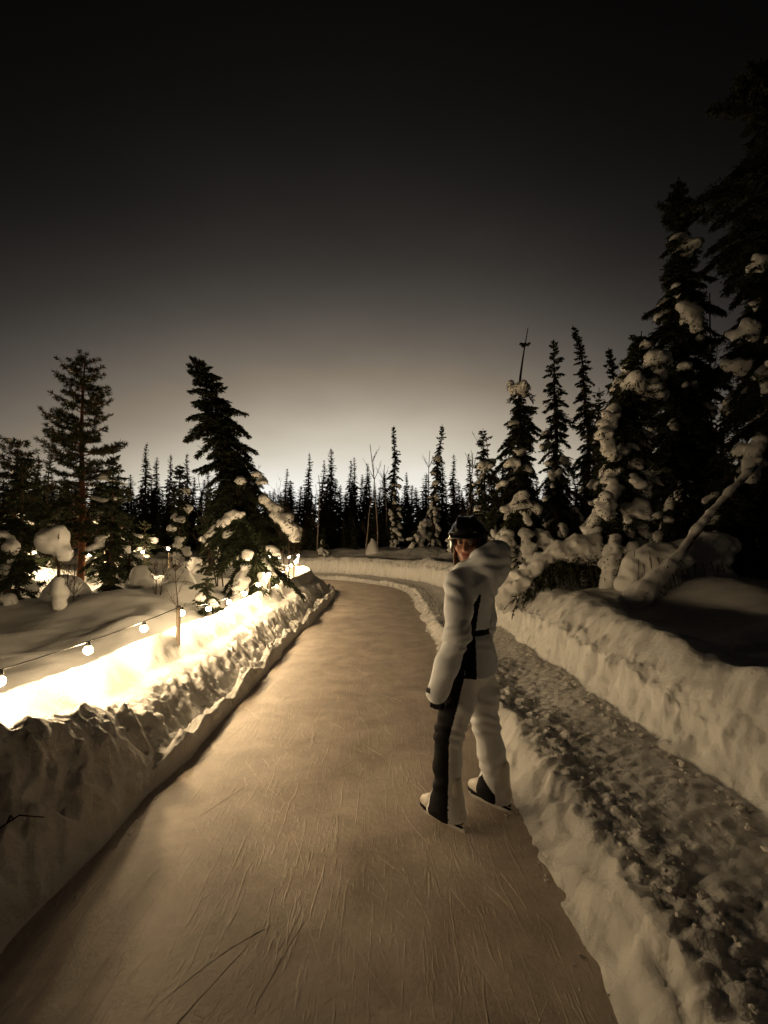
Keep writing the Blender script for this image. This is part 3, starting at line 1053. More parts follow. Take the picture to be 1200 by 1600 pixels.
def pine(H, W, seed, base=0.3, snow=()):
    rng = np.random.RandomState(seed)
    zs = np.linspace(-0.3, H, 20)
    axis = np.stack([0.05 * np.sin(zs * 0.9 + seed), 0.05 * np.cos(zs * 0.7), zs], 1)
    tr = MB()
    tr.tube(axis, (0.012 * H + 0.02) * np.clip(1.03 - np.clip(zs, 0, H) / H, 0.08, 1) ** 0.7, 9)
    axp = lambda z: np.array([np.interp(z, zs, axis[:, 0]), np.interp(z, zs, axis[:, 1]), z])
    K = []
    fld = Field((-W - .6, -W - .6, 0), (W + .6, W + .6, H + .3), 0.05)
    z = base * H; gold = 0.3
    while z < H:
        t = (z / H - base) / (1 - base)
        for _ in range(3):
            gold += 2.4 + rng.normal() * 0.4
            L = W * (1.0 - t) ** 0.55 * (0.5 + 0.6 * rng.rand()) * (0.7 + 0.3 * min(1, t * 4)) + 0.12
            hd = np.array([math.cos(gold), math.sin(gold), 0])
            side = np.array([-hd[1], hd[0], 0])
            tt = np.linspace(0, 1, 8)
            up = -0.12 + 0.55 * t + rng.normal() * 0.12
            pts = axp(z) + hd * (L * tt)[:, None]
            pts[:, 2] += L * (up * tt + 0.22 * tt ** 3 - 0.1 * tt)
            pts += side * (0.1 * L * np.sin(tt * 5 + rng.rand() * 6) * tt)[:, None]
            tr.tube(pts, np.linspace(0.008 + 0.012 * L, 0.005, 8), 4, False)
            ends = []
            for u in np.linspace(0.25, 1, max(3, int(L / 0.085))):
                b = np.array([np.interp(u, tt, pts[:, i]) for i in range(3)])
                for sgn in (-1, 1):
                    if u > 0.96 and sgn > 0: continue
                    l2 = (0.08 + 0.22 * L * (1.1 - u)) * (0.5 + 0.8 * rng.rand())
                    d2 = unit((hd * 0.75 + side * sgn * (0.8 if u < 0.96 else 0.1) + np.array([0, 0, 0.25]) + rng.normal(size=3) * 0.2)[None])[0]
                    e2 = b + d2 * l2
                    tr.tube([b, (b + e2) / 2 + [0, 0, -0.01], e2], [0.006, 0.005, 0.004], 3, False)
                    ends.append((e2, d2)); 
                    if l2 > 0.16: ends.append(((b + e2) / 2, d2))
            for e2, d2 in ends:
                n = 30
                D = unit(rng.normal(size=(n, 3)) * 0.62 + d2 * 0.75 + np.array([0, 0, 0.12]))
                P = e2 - d2 * (rng.rand(n) * 0.09)[:, None]
                K.append(kites(P, D, 0.07 + 0.05 * rng.rand(n), np.full(n, 0.015), rng))
            if rng.rand() < 0.16:
                b = pts[5]
                fld.chain([pts[3] + [0, 0, .03], pts[4] + [0, 0, .04], pts[6] + [0, 0, .03]], [0.03, 0.05, 0.03], 0.03)
        z += 0.135 * (0.7 + 0.6 * rng.rand())
    # dead stubs low on the trunk
    for _ in range(9):
        zz = H * (0.08 + 0.22 * rng.rand()); a = rng.rand() * 6.28; l = 0.2 + 0.4 * rng.rand()
        p = axp(zz); q = p + np.array([math.cos(a) * l, math.sin(a) * l, -0.1 * l])
        tr.tube([p, (p + q) / 2, q], [0.012, 0.009, 0.004], 4, False)
    for pts, rad in snow:
        fld.chain(np.array(pts, dtype=float), rad, 0.04)
    out = {'trunk': tr.mesh('trunk'), 'crown': kmesh('crown', K)}
    out['trunk'].materials.append(M_PBARK); out['crown'].materials.append(M_PINE)
    V, Q = snow_mesh(fld, 0.5, 7, seed)
    if V is not None:
        snow_parts(out, V, Q, 14)
    return out


def birch(H, seed, spread=0.35, stems=1, lean=(0, 0), mat=None, r=0.018, levels=3):
    rng = np.random.RandomState(seed)
    tw = MB(); st = MB()

    def grow(p, d, L, r_, lev, mbk):
        n = 6
        pts = [p]
        dd = d.copy()
        for i in range(n):
            dd = unit((dd + rng.normal(size=3) * 0.07 + np.array([0, 0, 0.05]))[None])[0]
            pts.append(pts[-1] + dd * L / n)
        pts = np.array(pts)
        mbk.tube(pts, np.linspace(r_, r_ * 0.35, n + 1), 5 if lev == 0 else 3, False)
        if lev < levels:
            for q in range({0: 11, 1: 5, 2: 3}.get(lev, 2)):
                u = 0.25 + 0.72 * rng.rand() if lev == 0 else 0.2 + 0.75 * rng.rand()
                k = int(u * n)
                b = pts[k]
                ax = unit((pts[min(k + 1, n)] - pts[max(k - 1, 0)])[None])[0]
                side = unit(np.cross(ax, rng.normal(size=3))[None])[0]
                nd = unit((ax + side * (0.5 + 0.4 * rng.rand()))[None])[0]
                grow(b, nd, L * spread * (1.25 - 0.6 * u) * (0.7 + 0.6 * rng.rand()), max(0.0028, r_ * 0.42), lev + 1, tw)
    for k in range(stems):
        d = unit(np.array([[lean[0] + rng.normal() * 0.10 * (stems > 1), lean[1] + rng.normal() * 0.1 * (stems > 1), 1.0]]))[0]
        grow(np.array([rng.normal() * 0.06 * (stems > 1), rng.normal() * 0.06 * (stems > 1), -0.1]), d, H * (0.8 + 0.2 * rng.rand() if stems > 1 else 1), r, 0, st)
    o = {'trunk': st.mesh('trunk')}
    o['trunk'].materials.append(mat or M_BIRCH)
    if tw.n:
        o['twigs'] = tw.mesh('twigs'); o['twigs'].materials.append(M_TWIG)
    return o


def bend_from(pts):
    a = np.array(pts, dtype=float)
    return lambda z: (float(np.interp(z, a[:, 0], a[:, 1])), float(np.interp(z, a[:, 0], a[:, 2])))


# ---- left of the trail
def left_trees():
    b = bend_from([(0, 0, 0), (0.8, -0.05, 0), (2.0, -0.25, 0), (3.0, -0.55, 0), (4.0, -0.85, 0), (4.7, -1.05, 0), (5.4, -1.35, 0)])
    big = [([(0.25, -0.35, 2.25), (0.55, -0.45, 1.95), (0.85, -0.5, 1.6), (0.98, -0.5, 1.4)], [0.10, 0.16, 0.18, 0.12]),
           ([(-0.1, -0.6, 1.9), (-0.35, -0.65, 1.85), (-0.5, -0.6, 1.65)], [0.07, 0.09, 0.06]),
           ([(0.5, -0.6, 1.2), (0.62, -0.62, 1.1)], [0.10, 0.09]),
           ([(0.05, -0.75, 1.15), (0.08, -0.78, 1.05)], [0.07, 0.07]),
           ([(0.3, -0.6, 0.7), (0.38, -0.68, 0.4), (0.42, -0.7, 0.1)], [0.05, 0.06, 0.05]),
           ([(0.15, -0.45, 2.7), (0.28, -0.5, 2.55)], [0.1, 0.09]),
           ([(-0.15, -0.55, 2.6), (-0.2, -0.58, 2.55)], [0.1, 0.1])]
    t = spruce(5.35, 1.1, 101, b, 3, 0.34, (), 0.036, 0.5, 0.0, 0.7, 0.62, 0.05, 1.25, big, 0.8)
    plant_tree('spruce_tree', t, 'big snow-laden spruce leaning left behind the bulb string', -2.75, 10.1)
    t = pine(5.5, 1.05, 7, 0.2, [([(0.2, -0.3, 2.55), (0.5, -0.4, 2.65), (0.8, -0.4, 2.55), (0.95, -0.4, 2.5)], [0.04, 0.06, 0.06, 0.03]),
                                  ([(0.25, -0.3, 2.2), (0.5, -0.35, 2.15), (0.85, -0.35, 2.2)], [0.05, 0.07, 0.03])])
    plant_tree('pine_tree', t, 'tall loose-crowned pine left of the trail, standing against the sky', -7.0, 10.9, 0.4)
    t = pine(3.1, 0.75, 19, 0.12)
    plant_tree('pine_tree', t, 'small dark pine at the left picture edge', -7.15, 9.1, 1.4)
    t = spruce(2.7, 0.6, 111, None, 2, 0.35, [(1.0, -70, 0.4, 0.2)], 0.045)
    plant_tree('spruce_tree', t, 'low spruce with a snow ball under the small pine at left', -6.6, 8.6)
    t = spruce(2.75, 0.62, 113, None, 2, 0.25, (), 0.045)
    plant_tree('spruce_tree', t, 'dark spruce just right of the tall pine trunk', -5.35, 9.3)
    t = spruce(2.85, 0.33, 117, None, 2, 1.0, [(1.5, -60, 0.25, 0.13), (0.9, -80, 0.25, 0.14)], 0.035, 0.5, snow_top=1.1, droop=0.8, clump=1.0)
    plant_tree('spruce_tree', t, 'narrow young spruce plastered with snow, lit from the forest lamps', -4.85, 11.2)
    t = spruce(1.7, 0.6, 119, None, 2, 0.5, (), 0.04, droop=0.8)
    plant_tree('spruce_tree', t, 'bushy little spruce left of the narrow snow-plastered one', -6.1, 11.4)
    t = spruce(0.75, 0.42, 121, None, 2, 0.7, [(0.25, -40, 0.25, 0.12)], 0.03, droop=0.7)
    plant_tree('spruce_tree', t, 'knee-high spruce sapling in front of the big leaning spruce', -3.15, 8.5)
    t = spruce(1.1, 0.55, 123, None, 2, 0.45, (), 0.04, droop=0.8)
    plant_tree('spruce_tree', t, 'low wide spruce left of the tall pine trunk', -8.4, 10.6)
    t = spruce(3.6, 0.6, 125, None, 1, 0.2, (), 0.05)
    plant_tree('spruce_tree', t, 'dark spruce rising between the small pine and the tall pine', -10.6, 14.9)
    for (x, y, H, s_, lb) in ((-7.6, 13.0, 2.6, 1, 'snowy spruce lit yellow by the forest lamps behind the tall pine'), (-10.3, 13.2, 3.4, 2, 'spruce lit by the forest lamps near the left picture edge'),
                              (-6.6, 13.1, 1.7, 3, 'small bright spruce lit by the forest lamps right of the pine trunk'), (-5.2, 14.2, 3.0, 4, 'spruce behind the right end of the forest lamps'),
                              (-9.0, 13.0, 1.6, 6, 'small bright snowy spruce lit by the forest lamps left of the pine'),
                              (-12.2, 13.0, 3.2, 5, 'snowy spruce beyond the forest lamps behind the small pine')):
        t = spruce(H, 0.7, 140 + s_, None, 1, 0.7, (), 0.055, clump=1.2)
        plant_tree('spruce_tree', t, lb, x, y)
    # bare stems
    for (x, y, H, sd, lb, st, sp) in (
            (-3.2, 7.5, 1.15, 1, 'thin bare sapling standing in the left snow field', 1, 0.3),
            (-2.95, 11.0, 4.1, 2, 'tall bare birch showing behind the leaning spruce', 2, 0.28),
            (-3.9, 11.3, 3.0, 3, 'bare arching birch left of the leaning spruce', 3, 0.3),
            (-2.35, 11.6, 2.7, 4, 'bare birch twigs right of the leaning spruce', 2, 0.34),
            (-7.0, 12.3, 2.4, 5, 'pale bare birch stems left of the pine trunk', 3, 0.28),
            (-5.4, 8.2, 1.0, 6, 'bare shrub in front of the dark spruce at left', 3, 0.35),
            (-6.3, 7.4, 0.9, 7, 'bare shrub near the left picture edge', 3, 0.35),
            (-4.1, 8.6, 0.9, 8, 'small bare shrub left of the knee-high spruce', 2, 0.35)):
        t = birch(H, 200 + sd, sp, st, ((0.12 if sd == 4 else -0.1 if sd == 3 else 0), 0), M_TWIG if H < 2 or sd in (2, 3, 4) else None, 0.008 + 0.0035 * H)
        plant_tree('bare_birch' if H > 1.2 else 'bare_shrub', t, lb, x, y, cat='tree' if H > 1.2 else 'shrub')
    # sapling bowed under a ball of snow
    fld = Field((-0.6, -0.5, -0.1), (0.6, 0.5, 1.1), 0.025)
    for c, r_ in (((-0.09, 0, 0.74), 0.15), ((-0.15, 0.02, 0.80), 0.08), ((-0.02, 0.02, 0.79), 0.09), ((0.05, 0, 0.62), 0.09), ((-0.02, 0, 0.82), 0.08), ((0.0, 0, 0.3), 0.07), ((0.03, 0, 0.22), 0.08), ((0.01, 0, 0.1), 0.07)):
        fld.ell(c, (r_, r_, r_ * 0.9), None, 0.05)
    V, Q = snow_mesh(fld, 0.4, 10, 5)
    m = MB(); m.tube([(0.05, 0, -0.15), (0.02, 0, 0.2), (0.0, 0, 0.5), (-0.08, 0, 0.75), (-0.2, 0, 0.9)], [0.02, 0.018, 0.014, 0.01, 0.006], 6)
    for k in range(5):
        a = k * 1.3
        m.tube([(0, 0, 0.45 + 0.06 * k), (0.12 * math.cos(a), 0.12 * math.sin(a), 0.6 + 0.05 * k), (0.24 * math.cos(a), 0.2 * math.sin(a), 0.66 + 0.04 * k)], [0.007, 0.005, 0.003], 4, False)
    st = m.mesh('stem'); st.materials.append(M_TWIG)
    sm = mesh_np('snow_load', V, Q); sm.materials.append(M_SNOW_SOFT)
    plant_tree('bowed_sapling', {'stem': st, 'snow_load': sm}, 'thin sapling carrying a cracked ball of snow, left of the bulb string', -5.4, 7.9, cat='sapling', sc=1.6)
    # buried stumps / cones of snow
    for (x, y, hh, rr, lb) in ((-5.1, 10.0, 0.62, 0.26, 'pointed cone of snow covering a stump before the lit snow at left'),
                               (-6.0, 9.0, 0.4, 0.35, 'rounded snow-covered stump below the dark spruce'),
                               (-4.6, 10.7, 0.35, 0.25, 'small snow-capped stump by the narrow young spruce'),
                               (-0.6, 25.4, 0.75, 0.3, 'snow-covered stump on the far bank beyond the bend')):
        fld = Field((-0.6, -0.6, -0.2), (0.6, 0.6, 1.1), 0.035)
        for q in range(7):
            t_ = q / 6
            fld.ell((0.04 * math.sin(q * 2 + x), 0.04 * math.cos(q * 3), hh * t_ * 0.92), rr * (1 - t_) ** 0.8 * 0.95 + 0.07, None, 0.08)
        V, Q = snow_mesh(fld, 0.5, 5, int(abs(x) * 7))
        o = link('snow_covered_stump', mesh_np('snow_covered_stump', V, Q), M_SNOW_SOFT, None, (x, y, hgt1(x, y) - 0.05))
        tag(o, lb, 'stump', 'snow-covered stumps')


left_trees()


# ---- right of the trail
def right_trees():
    # dead-topped spruce with a snow ball
    b = bend_from([(0, 0, 0), (3, 0.08, 0), (4.6, 0.1, 0), (6.0, 0.3, 0)])
    t = spruce(5.95, 0.95, 301, b, 3, 0.75, [(4.42, -70, 0.1, 0.29), (2.5, -120, 0.6, 0.2), (1.75, -100, 0.75, 0.2)], 0.042, 0.85, 0.32, 0.75, 0.6,
               big=[([(-0.35, -0.6, 1.5), (-0.1, -0.7, 1.6), (0.3, -0.7, 1.45)], [0.15, 0.17, 0.13]),
                    ([(-0.45, -0.7, 0.9), (-0.55, -0.85, 0.5), (-0.6, -0.95, 0.1)], [0.14, 0.13, 0.09]),
                    ([(-0.05, -0.75, 0.95), (-0.02, -0.9, 0.5), (0.0, -1.0, 0.1)], [0.15, 0.13, 0.1]),
                    ([(0.35, -0.7, 0.9), (0.45, -0.85, 0.5), (0.5, -0.95, 0.15)], [0.15, 0.13, 0.1])], clump=1.2)
    plant_tree('spruce_tree', t, 'spruce with a bare dead top and a big snow ball', 3.2, 11.3)
    t = spruce(6.5, 0.95, 303, None, 2, 0.3, [(2.6, -110, 0.6, 0.22)], 0.05, 0.8, droop=0.7)
    plant_tree('spruce_tree', t, 'dark pointed spruce right of the dead-topped one', 4.75, 13.0)
    b = bend_from([(0, 0, 0), (5, 0.05, 0), (6.4, -0.1, 0), (7.2, -0.25, 0)])
    t = spruce(7.25, 1.0, 305, b, 2, 0.3, [(2.3, -100, 0.6, 0.25)], 0.05, 1.1, droop=0.7)
    plant_tree('spruce_tree', t, 'dark spruce with a crooked slender tip, middle of the right group', 6.05, 14.0)
    t = spruce(6.3, 0.8, 307, None, 2, 0.3, (), 0.055, 0.8, droop=0.7)
    plant_tree('spruce_tree', t, 'dark spruce half hidden behind the tall snow-hung spruce', 6.5, 13.2)
    # tall spruce with snow bombs
    t = spruce(8.95, 1.25, 309, bend_from([(0, 0, 0), (5, -0.02, 0), (8.9, 0.1, 0)]), 3, 0.42,
               [(7.2, -100, 0.15, 0.33), (5.35, -110, 0.45, 0.24), (5.0, -60, 0.35, 0.15), (4.35, -120, 0.5, 0.2), (3.95, -95, 0.35, 0.2)],
               0.048, 0.62, 0.0, 0.75, 0.8, big=[([(-0.35, -0.6, 5.6), (-0.15, -0.65, 5.35), (-0.1, -0.65, 5.05)], [0.13, 0.17, 0.1])])
    plant_tree('spruce_tree', t, 'tallest full spruce on the right, snow ball near its tip', 6.5, 10.1)
    # snow-hung spruce in front of it
    t = spruce(4.6, 0.85, 311, bend_from([(0, 0, 0), (2.5, 0.05, 0), (4.6, 0.45, 0)]), 3, 0.9,
               [(3.55, -120, 0.35, 0.27), (3.35, -60, 0.3, 0.25), (3.9, -80, 0.45, 0.27), (3.75, -20, 0.35, 0.25), (3.1, -150, 0.42, 0.18)], 0.04, 0.5, 0.0, 0.95, 0.95,
               big=[([(-0.4, -0.45, 2.9), (-0.5, -0.5, 2.55), (-0.45, -0.5, 2.3)], [0.12, 0.12, 0.1]),
                    ([(-0.55, -0.55, 1.55), (-0.62, -0.65, 1.25)], [0.16, 0.14]),
                    ([(-0.45, -0.6, 0.9), (-0.62, -0.75, 0.45), (-0.7, -0.8, 0.05)], [0.1, 0.13, 0.12]),
                    ([(-0.2, -0.65, 0.8), (-0.3, -0.8, 0.4), (-0.32, -0.85, 0.05)], [0.1, 0.12, 0.1]),
                    ([(0.2, -0.65, 0.7), (0.22, -0.75, 0.3)], [0.09, 0.08])], clump=1.15)
    plant_tree('spruce_tree', t, 'spruce hung with thick snow tongues beside the right bank', 4.15, 8.2)
    t = spruce(9.7, 1.45, 313, None, 3, 0.35, [(4.3, 200, 0.8, 0.27), (3.7, 190, 0.9, 0.24), (3.55, 230, 0.8, 0.22), (5.5, 215, 0.6, 0.22), (2.2, 195, 1.0, 0.2)], 0.05, 0.45, 0.0, 0.8, 0.8,
               big=[([(-0.75, -0.5, 2.35), (-0.95, -0.55, 2.0), (-1.1, -0.6, 1.65)], [0.1, 0.14, 0.1])])
    plant_tree('spruce_tree', t, 'tall dark spruce at the right picture edge', 7.0, 8.2)
    for (x, y, H, W, sd, lb) in ((7.4, 11.8, 6.3, 1.0, 315, 'shadowed spruce between the tall spruce and the edge spruce'),
                                 (8.6, 12.6, 5.6, 1.0, 316, 'shadowed spruce second behind the edge spruce'),
                                 (5.4, 11.6, 4.6, 0.9, 317, 'shadowed spruce behind the snow-hung spruce'),
                                 (6.0, 8.2, 2.4, 0.9, 318, 'low shadowed spruce behind the fallen log'),
                                 (3.1, 14.6, 4.2, 0.75, 319, 'snowy spruce with a snow cap left of the dead-topped one'),
                                 (2.45, 11.9, 2.0, 0.7, 320, 'bushy low spruce right behind the far bank'),
                                 (8.3, 9.6, 4.5, 1.1, 321, 'shadowed spruce low behind the edge spruce')):
        bm = [(H - 1.2, -100, 0.15, 0.26), (1.6, -120, 0.45, 0.2)] if sd == 319 else ()
        t = spruce(H, W, sd, None, 2 if sd in (318, 319, 320) else 1, 0.5 if sd != 319 else 0.8, bm, 0.055, 0.7, droop=0.75)
        plant_tree('spruce_tree', t, lb, x, y)
    # bare birches
    for (x, y, H, sd, lb, st, sp) in ((3.25, 15.6, 4.4, 31, 'bare birch left of the dead-topped spruce', 1, 0.3),
                                      (2.9, 17.0, 3.0, 32, 'smaller bare birch near the far right bend', 2, 0.3),
                                      (7.3, 10.6, 6.4, 33, 'tall bare birch behind the tallest right spruce', 2, 0.26),
                                      (8.6, 11.0, 5.6, 34, 'bare birch by the right edge spruce', 2, 0.28)):
        plant_tree('bare_birch', birch(H, sd, sp, st, (0, 0), None, 0.012 + 0.004 * H), lb, x, y)
    # birch bowed into a snow-covered arch
    x0, y0 = 3.0, 7.9
    z0 = hgt1(x0, y0)
    arc = np.array([(-0.98, 0.15, -0.2), (-0.75, 0.1, 0.06), (-0.42, 0.05, 0.36), (-0.1, 0.0, 0.58), (0.2, -0.02, 0.70), (0.48, 0.0, 0.70), (0.72, 0.02, 0.52), (0.85, 0.05, 0.2)])
    fld = Field((-1.5, -0.6, -0.5), (1.4, 0.6, 1.2), 0.03)
    fld.chain(arc + [0, 0, 0.02], [0.22, 0.19, 0.14, 0.13, 0.15, 0.15, 0.12, 0.09], 0.08)
    fld.ell((0.35, -0.05, 0.55), (0.35, 0.18, 0.2), None, 0.1)
    V, Q = snow_mesh(fld, 1.1, 7, 3)
    m = MB(); m.tube(arc + [0, 0, -0.12], 0.035, 7)
    rng = np.random.RandomState(5)
    K = []
    for k in range(130):
        u = 0.15 + 0.7 * rng.rand()
        p = np.array([np.interp(u * 7, np.arange(8), arc[:, i]) for i in range(3)]) + [0, 0, -0.1]
        p = p + np.array([0, -0.08 * rng.rand(), 0.04 * rng.normal()])
        q = p + np.array([rng.normal() * 0.14, rng.normal() * 0.1 - 0.16, -0.15 - 0.45 * rng.rand()])
        m.tube([p, (p + q) / 2 + rng.normal(size=3) * 0.02, q], [0.006, 0.005, 0.003], 3, False)
        n = 26
        v = rng.rand(n)
        P = p + (q - p) * v[:, None]
        K.append(kites(P, unit((q - p)[None] * 1.2 + rng.normal(size=(n, 3)) * 0.3), 0.06 + 0.05 * rng.rand(n), np.full(n, 0.022), rng))
    tme = m.mesh('trunk'); tme.materials.append(M_BARK)
    km = kmesh('crown', K); km.materials.append(M_NEEDLE)
    sm = mesh_np('snow_load', V, Q); sm.materials.append(M_SNOW_SOFT)
    plant_tree('bowed_tree', {'trunk': tme, 'crown': km, 'snow_load': sm}, 'small tree bowed into an arch under thick snow beside the bank', x0, y0, sink=0.0)
    # leaning fallen log with snow
    x0, y0 = 3.55, 6.55
    z0 = hgt1(x0, y0)
    lg = np.array([(-0.25, -0.1, -0.1), (0.0, 0.0, 0.06), (0.45, 0.12, 0.42), (0.8, 0.25, 0.78), (1.25, 0.4, 1.2), (1.75, 0.55, 1.62), (2.2, 0.7, 1.98)])
    m = MB(); m.tube(lg, [0.055, 0.055, 0.052, 0.048, 0.042, 0.036, 0.028], 9)
    for k in range(9):
        u = 0.8 + k * 0.55
        p = np.array([np.interp(u, np.arange(7), lg[:, i]) for i in range(3)])
        q = p + np.array([0.1 * math.sin(k * 2.1), -0.16, 0.1 * math.cos(k * 3.0)])
        m.tube([p, (p + q) / 2, q], [0.014, 0.01, 0.006], 4, False)
    fld = Field((-0.9, -0.7, -0.5), (2.6, 1.2, 2.4), 0.032)
    fld.chain(lg[:3] + [0, 0, 0.06], [0.16, 0.15, 0.10], 0.06)
    fld.chain(lg[2:] + [0, 0, 0.04], [0.075, 0.048, 0.05, 0.035, 0.028], 0.03)
    for k in range(7):
        u = 1.8 + 4.2 * rng.rand()
        p = np.array([np.interp(u, np.arange(7), lg[:, i]) for i in range(3)])
        fld.ell(p + [0, 0, 0.05], (0.07 + 0.08 * rng.rand(), 0.05, 0.035 + 0.03 * rng.rand()), np.array(Matrix.Rotation(R(-42), 3, 'Y')), 0.04)
    V, Q = snow_mesh(fld, 0.35, 8, 8)
    tme = m.mesh('trunk'); tme.materials.append(M_BARK)
    sm = mesh_np('snow_load', V, Q); sm.materials.append(M_SNOW_SOFT)
    plant_tree('fallen_log', {'trunk': tme, 'snow_load': sm}, 'slanting dead trunk topped with snow on the right bank', x0, y0, sink=0.0, cat='log')
    # buried shrub: large snow lumps under and behind the log
    for nm, (x, y), blobs, lb in (
            ('buried_shrub', (3.95, 7.0), [((0, 0, 0.3), (0.42, 0.3, 0.32)), ((-0.3, -0.05, 0.12), (0.25, 0.2, 0.28)), ((0.2, -0.05, 0.42), (0.3, 0.25, 0.2)), ((-0.38, -0.1, -0.05), (0.13, 0.12, 0.2)), ((0.05, -0.2, 0.2), (0.2, 0.15, 0.18))],
             'rounded snow lump covering a shrub beside the slanting trunk'),
            ('buried_shrub', (4.95, 7.6), [((0, 0, 0.45), (0.5, 0.35, 0.3)), ((-0.4, -0.05, 0.35), (0.25, 0.2, 0.2)), ((0.3, 0, 0.62), (0.35, 0.3, 0.25)), ((-0.5, -0.1, 0.2), (0.13, 0.13, 0.16)), ((0, 0, 0.1), (0.6, 0.4, 0.3))],
             'larger shadowed snow lump behind the slanting trunk')):
        fld = Field((-1, -0.8, -0.4), (1, 0.8, 1.2), 0.032)
        for c, r_ in blobs:
            fld.ell(c, r_, None, 0.09)
        V, Q = snow_mesh(fld, 0.9, 4.5, 12)
        rng = np.random.RandomState(44)
        root = thing(nm, lb, 'shrub', (x, y, hgt1(x, y) - 0.05))
        link('snow_load', mesh_np('snow_load', V, Q), M_SNOW_SOFT, root)
        m = MB()
        for k in range(26):
            a = -0.3 - 2.5 * rng.rand()
            p = np.array([0.35 * math.cos(a), 0.25 * math.sin(a), 0.3 + 0.25 * rng.rand()])
            q = p + np.array([0.12 * math.cos(a), 0.18 * math.sin(a), -0.3 - 0.2 * rng.rand()])
            m.tube([p, (p + q) / 2 + [0, -0.03, 0.03], q], [0.006, 0.005, 0.003], 3, False)
        link('twigs', m.mesh('twigs'), M_TWIG, root)


right_trees()


# ---- the dark tree line beyond the bend
def far_trees():
    protos = []
    for k in range(6):
        rng = np.random.RandomState(500 + k)
        H = 7.0
        b = bend_from([(0, 0, 0), (4, 0.05 * rng.normal(), 0), (7, 0.12 * rng.normal(), 0)])
        protos.append(spruce(H, 0.85 + 0.25 * rng.rand(), 500 + k, b, 1, 0.0, (), 0.09, 0.75 + 0.25 * rng.rand(), droop=0.55, dens=1.0, rough=0.7))
    def px(xp, ytop, Y):
        """tree whose tip shows at this spot of the photograph, standing Y metres away"""
        X = (xp - 600) / 740.0 * Y
        zt = 1.65 + (850 - ytop) / 740.0 * Y
        return X, zt
    rng = random.Random(3)
    marked = [
        (225, 688, 33, 'tallest dark spruce of the far cluster between the pine and the leaning spruce'),
        (241, 712, 34, 'dark spruce touching the tallest of the far left cluster'),
        (262, 706, 31, 'dark far spruce just behind the narrow snow-plastered one'),
        (291, 705, 34, 'dark pointed far spruce left of the leaning spruce'),
        (322, 726, 36, 'small far spruce seen directly left of the leaning trunk'),
        (445, 730, 36, 'far spruce first right of the leaning spruce'),
        (482, 704, 34, 'far spruce with an open crown above the start of the bend'),
        (503, 716, 35, 'left and shorter of two close far spruces above the bend'),
        (515, 696, 34, 'right and taller of two close far spruces above the bend'),
        (546, 716, 37, 'left one of the twin far spruces above the middle of the ice'),
        (555, 712, 36, 'right one of the twin far spruces above the middle of the ice'),
        (573, 722, 37, 'far spruce standing just right of the twin spruces'),
        (601, 736, 40, 'short far spruce left of the tall snow-flecked spruce'),
        (637, 735, 38, 'short far spruce right of the tall snow-flecked spruce'),
        (691, 712, 32, 'dark spruce right behind the curved snowy spruce'),
        (709, 706, 31, 'dark far spruce left above the black helmet'),
        (736, 705, 30, 'dark far spruce straight above the black helmet'),
        (750, 728, 33, 'short dark far spruce right above the black helmet'),
        (54, 705, 20, 'dark spruce behind the small pine at the left edge'),
    ]
    for k, (xp, yt, Y, lb) in enumerate(marked):
        X, zt = px(xp, yt, Y)
        z0 = hgt1(X, Y)
        sc = (zt - z0) / 7.0
        t = plant_tree('spruce_tree', {a: m for a, m in protos[k % 6].items()}, lb, X, Y, rng.random() * 6.28, 'dark spruces of the far tree line', sc)
        w = 0.8 + 0.3 * rng.random()
        t.scale = (sc * w, sc * w, sc)
    # fill: trees nothing tells apart
    for k in range(210):
        Y = 36 + 22 * rng.random()
        xp = -120 + 1440 * ((k * 83 % 210) + rng.random()) / 210.0
        yt = (738 + 34 * rng.random()) if k % 2 else (752 + 22 * rng.random())
        if xp > 760: yt -= 40 * rng.random()
        if xp < 180: yt -= 20 * rng.random()
        X, zt = px(xp, yt, Y)
        sc = (zt - hgt1(X, Y)) / 7.0
        t = plant_tree('spruce_tree', protos[rng.randrange(6)], 'one of the many small black spruces massed along the far skyline', X, Y, rng.random() * 6.28, 'black spruces massed on the far skyline', sc)
        w = 1.1 + 0.8 * rng.random()
        t.scale = (sc * w, sc * w, sc)
        t.rotation_euler[0] = R(rng.gauss(0, 1.8)); t.rotation_euler[1] = R(rng.gauss(0, 1.8))
    for k in range(70):
        Y = 27 + 8 * rng.random()
        xp = 165 + 640 * (k + rng.random()) / 70.0
        yt = 772 + 40 * rng.random()
        X, zt = px(xp, yt, Y)
        sc = (zt - hgt1(X, Y)) / 7.0
        t = plant_tree('spruce_tree', protos[rng.randrange(6)], 'one of the low dark spruces filling the wood beyond the bend', X, Y, rng.random() * 6.28, 'low dark spruces filling the wood beyond the bend', sc)
        t.scale = (sc * 2.0, sc * 2.0, sc)
    # snow-flecked spruces just beyond the bend, lit by the bulbs
    t = spruce(7.1, 0.72, 601, None, 2, 0.9, (), 0.06, 0.8, 0.0, 0.7, 0.55, clump=1.35)
    plant_tree('spruce_tree', t, 'tall snow-flecked spruce standing on the far bank above the ice', 0.6, 27.0)
    t = spruce(6.9, 0.62, 603, bend_from([(0, 0, 0), (3, 0.2, 0), (5, 0.45, 0), (7, 0.6, 0)]), 2, 1.0, [(5.0, -90, 0.1, 0.3), (3.6, -100, 0.4, 0.28)], 0.06, 0.75, 0.0, 0.8, 0.6, clump=1.5,
               big=[([(-0.45, -0.4, 1.6), (-0.6, -0.5, 0.8), (-0.7, -0.6, 0.1)], [0.2, 0.3, 0.3])])
    plant_tree('spruce_tree', t, 'curved narrow spruce with snow lumps left of the black helmet', 2.55, 25.5)
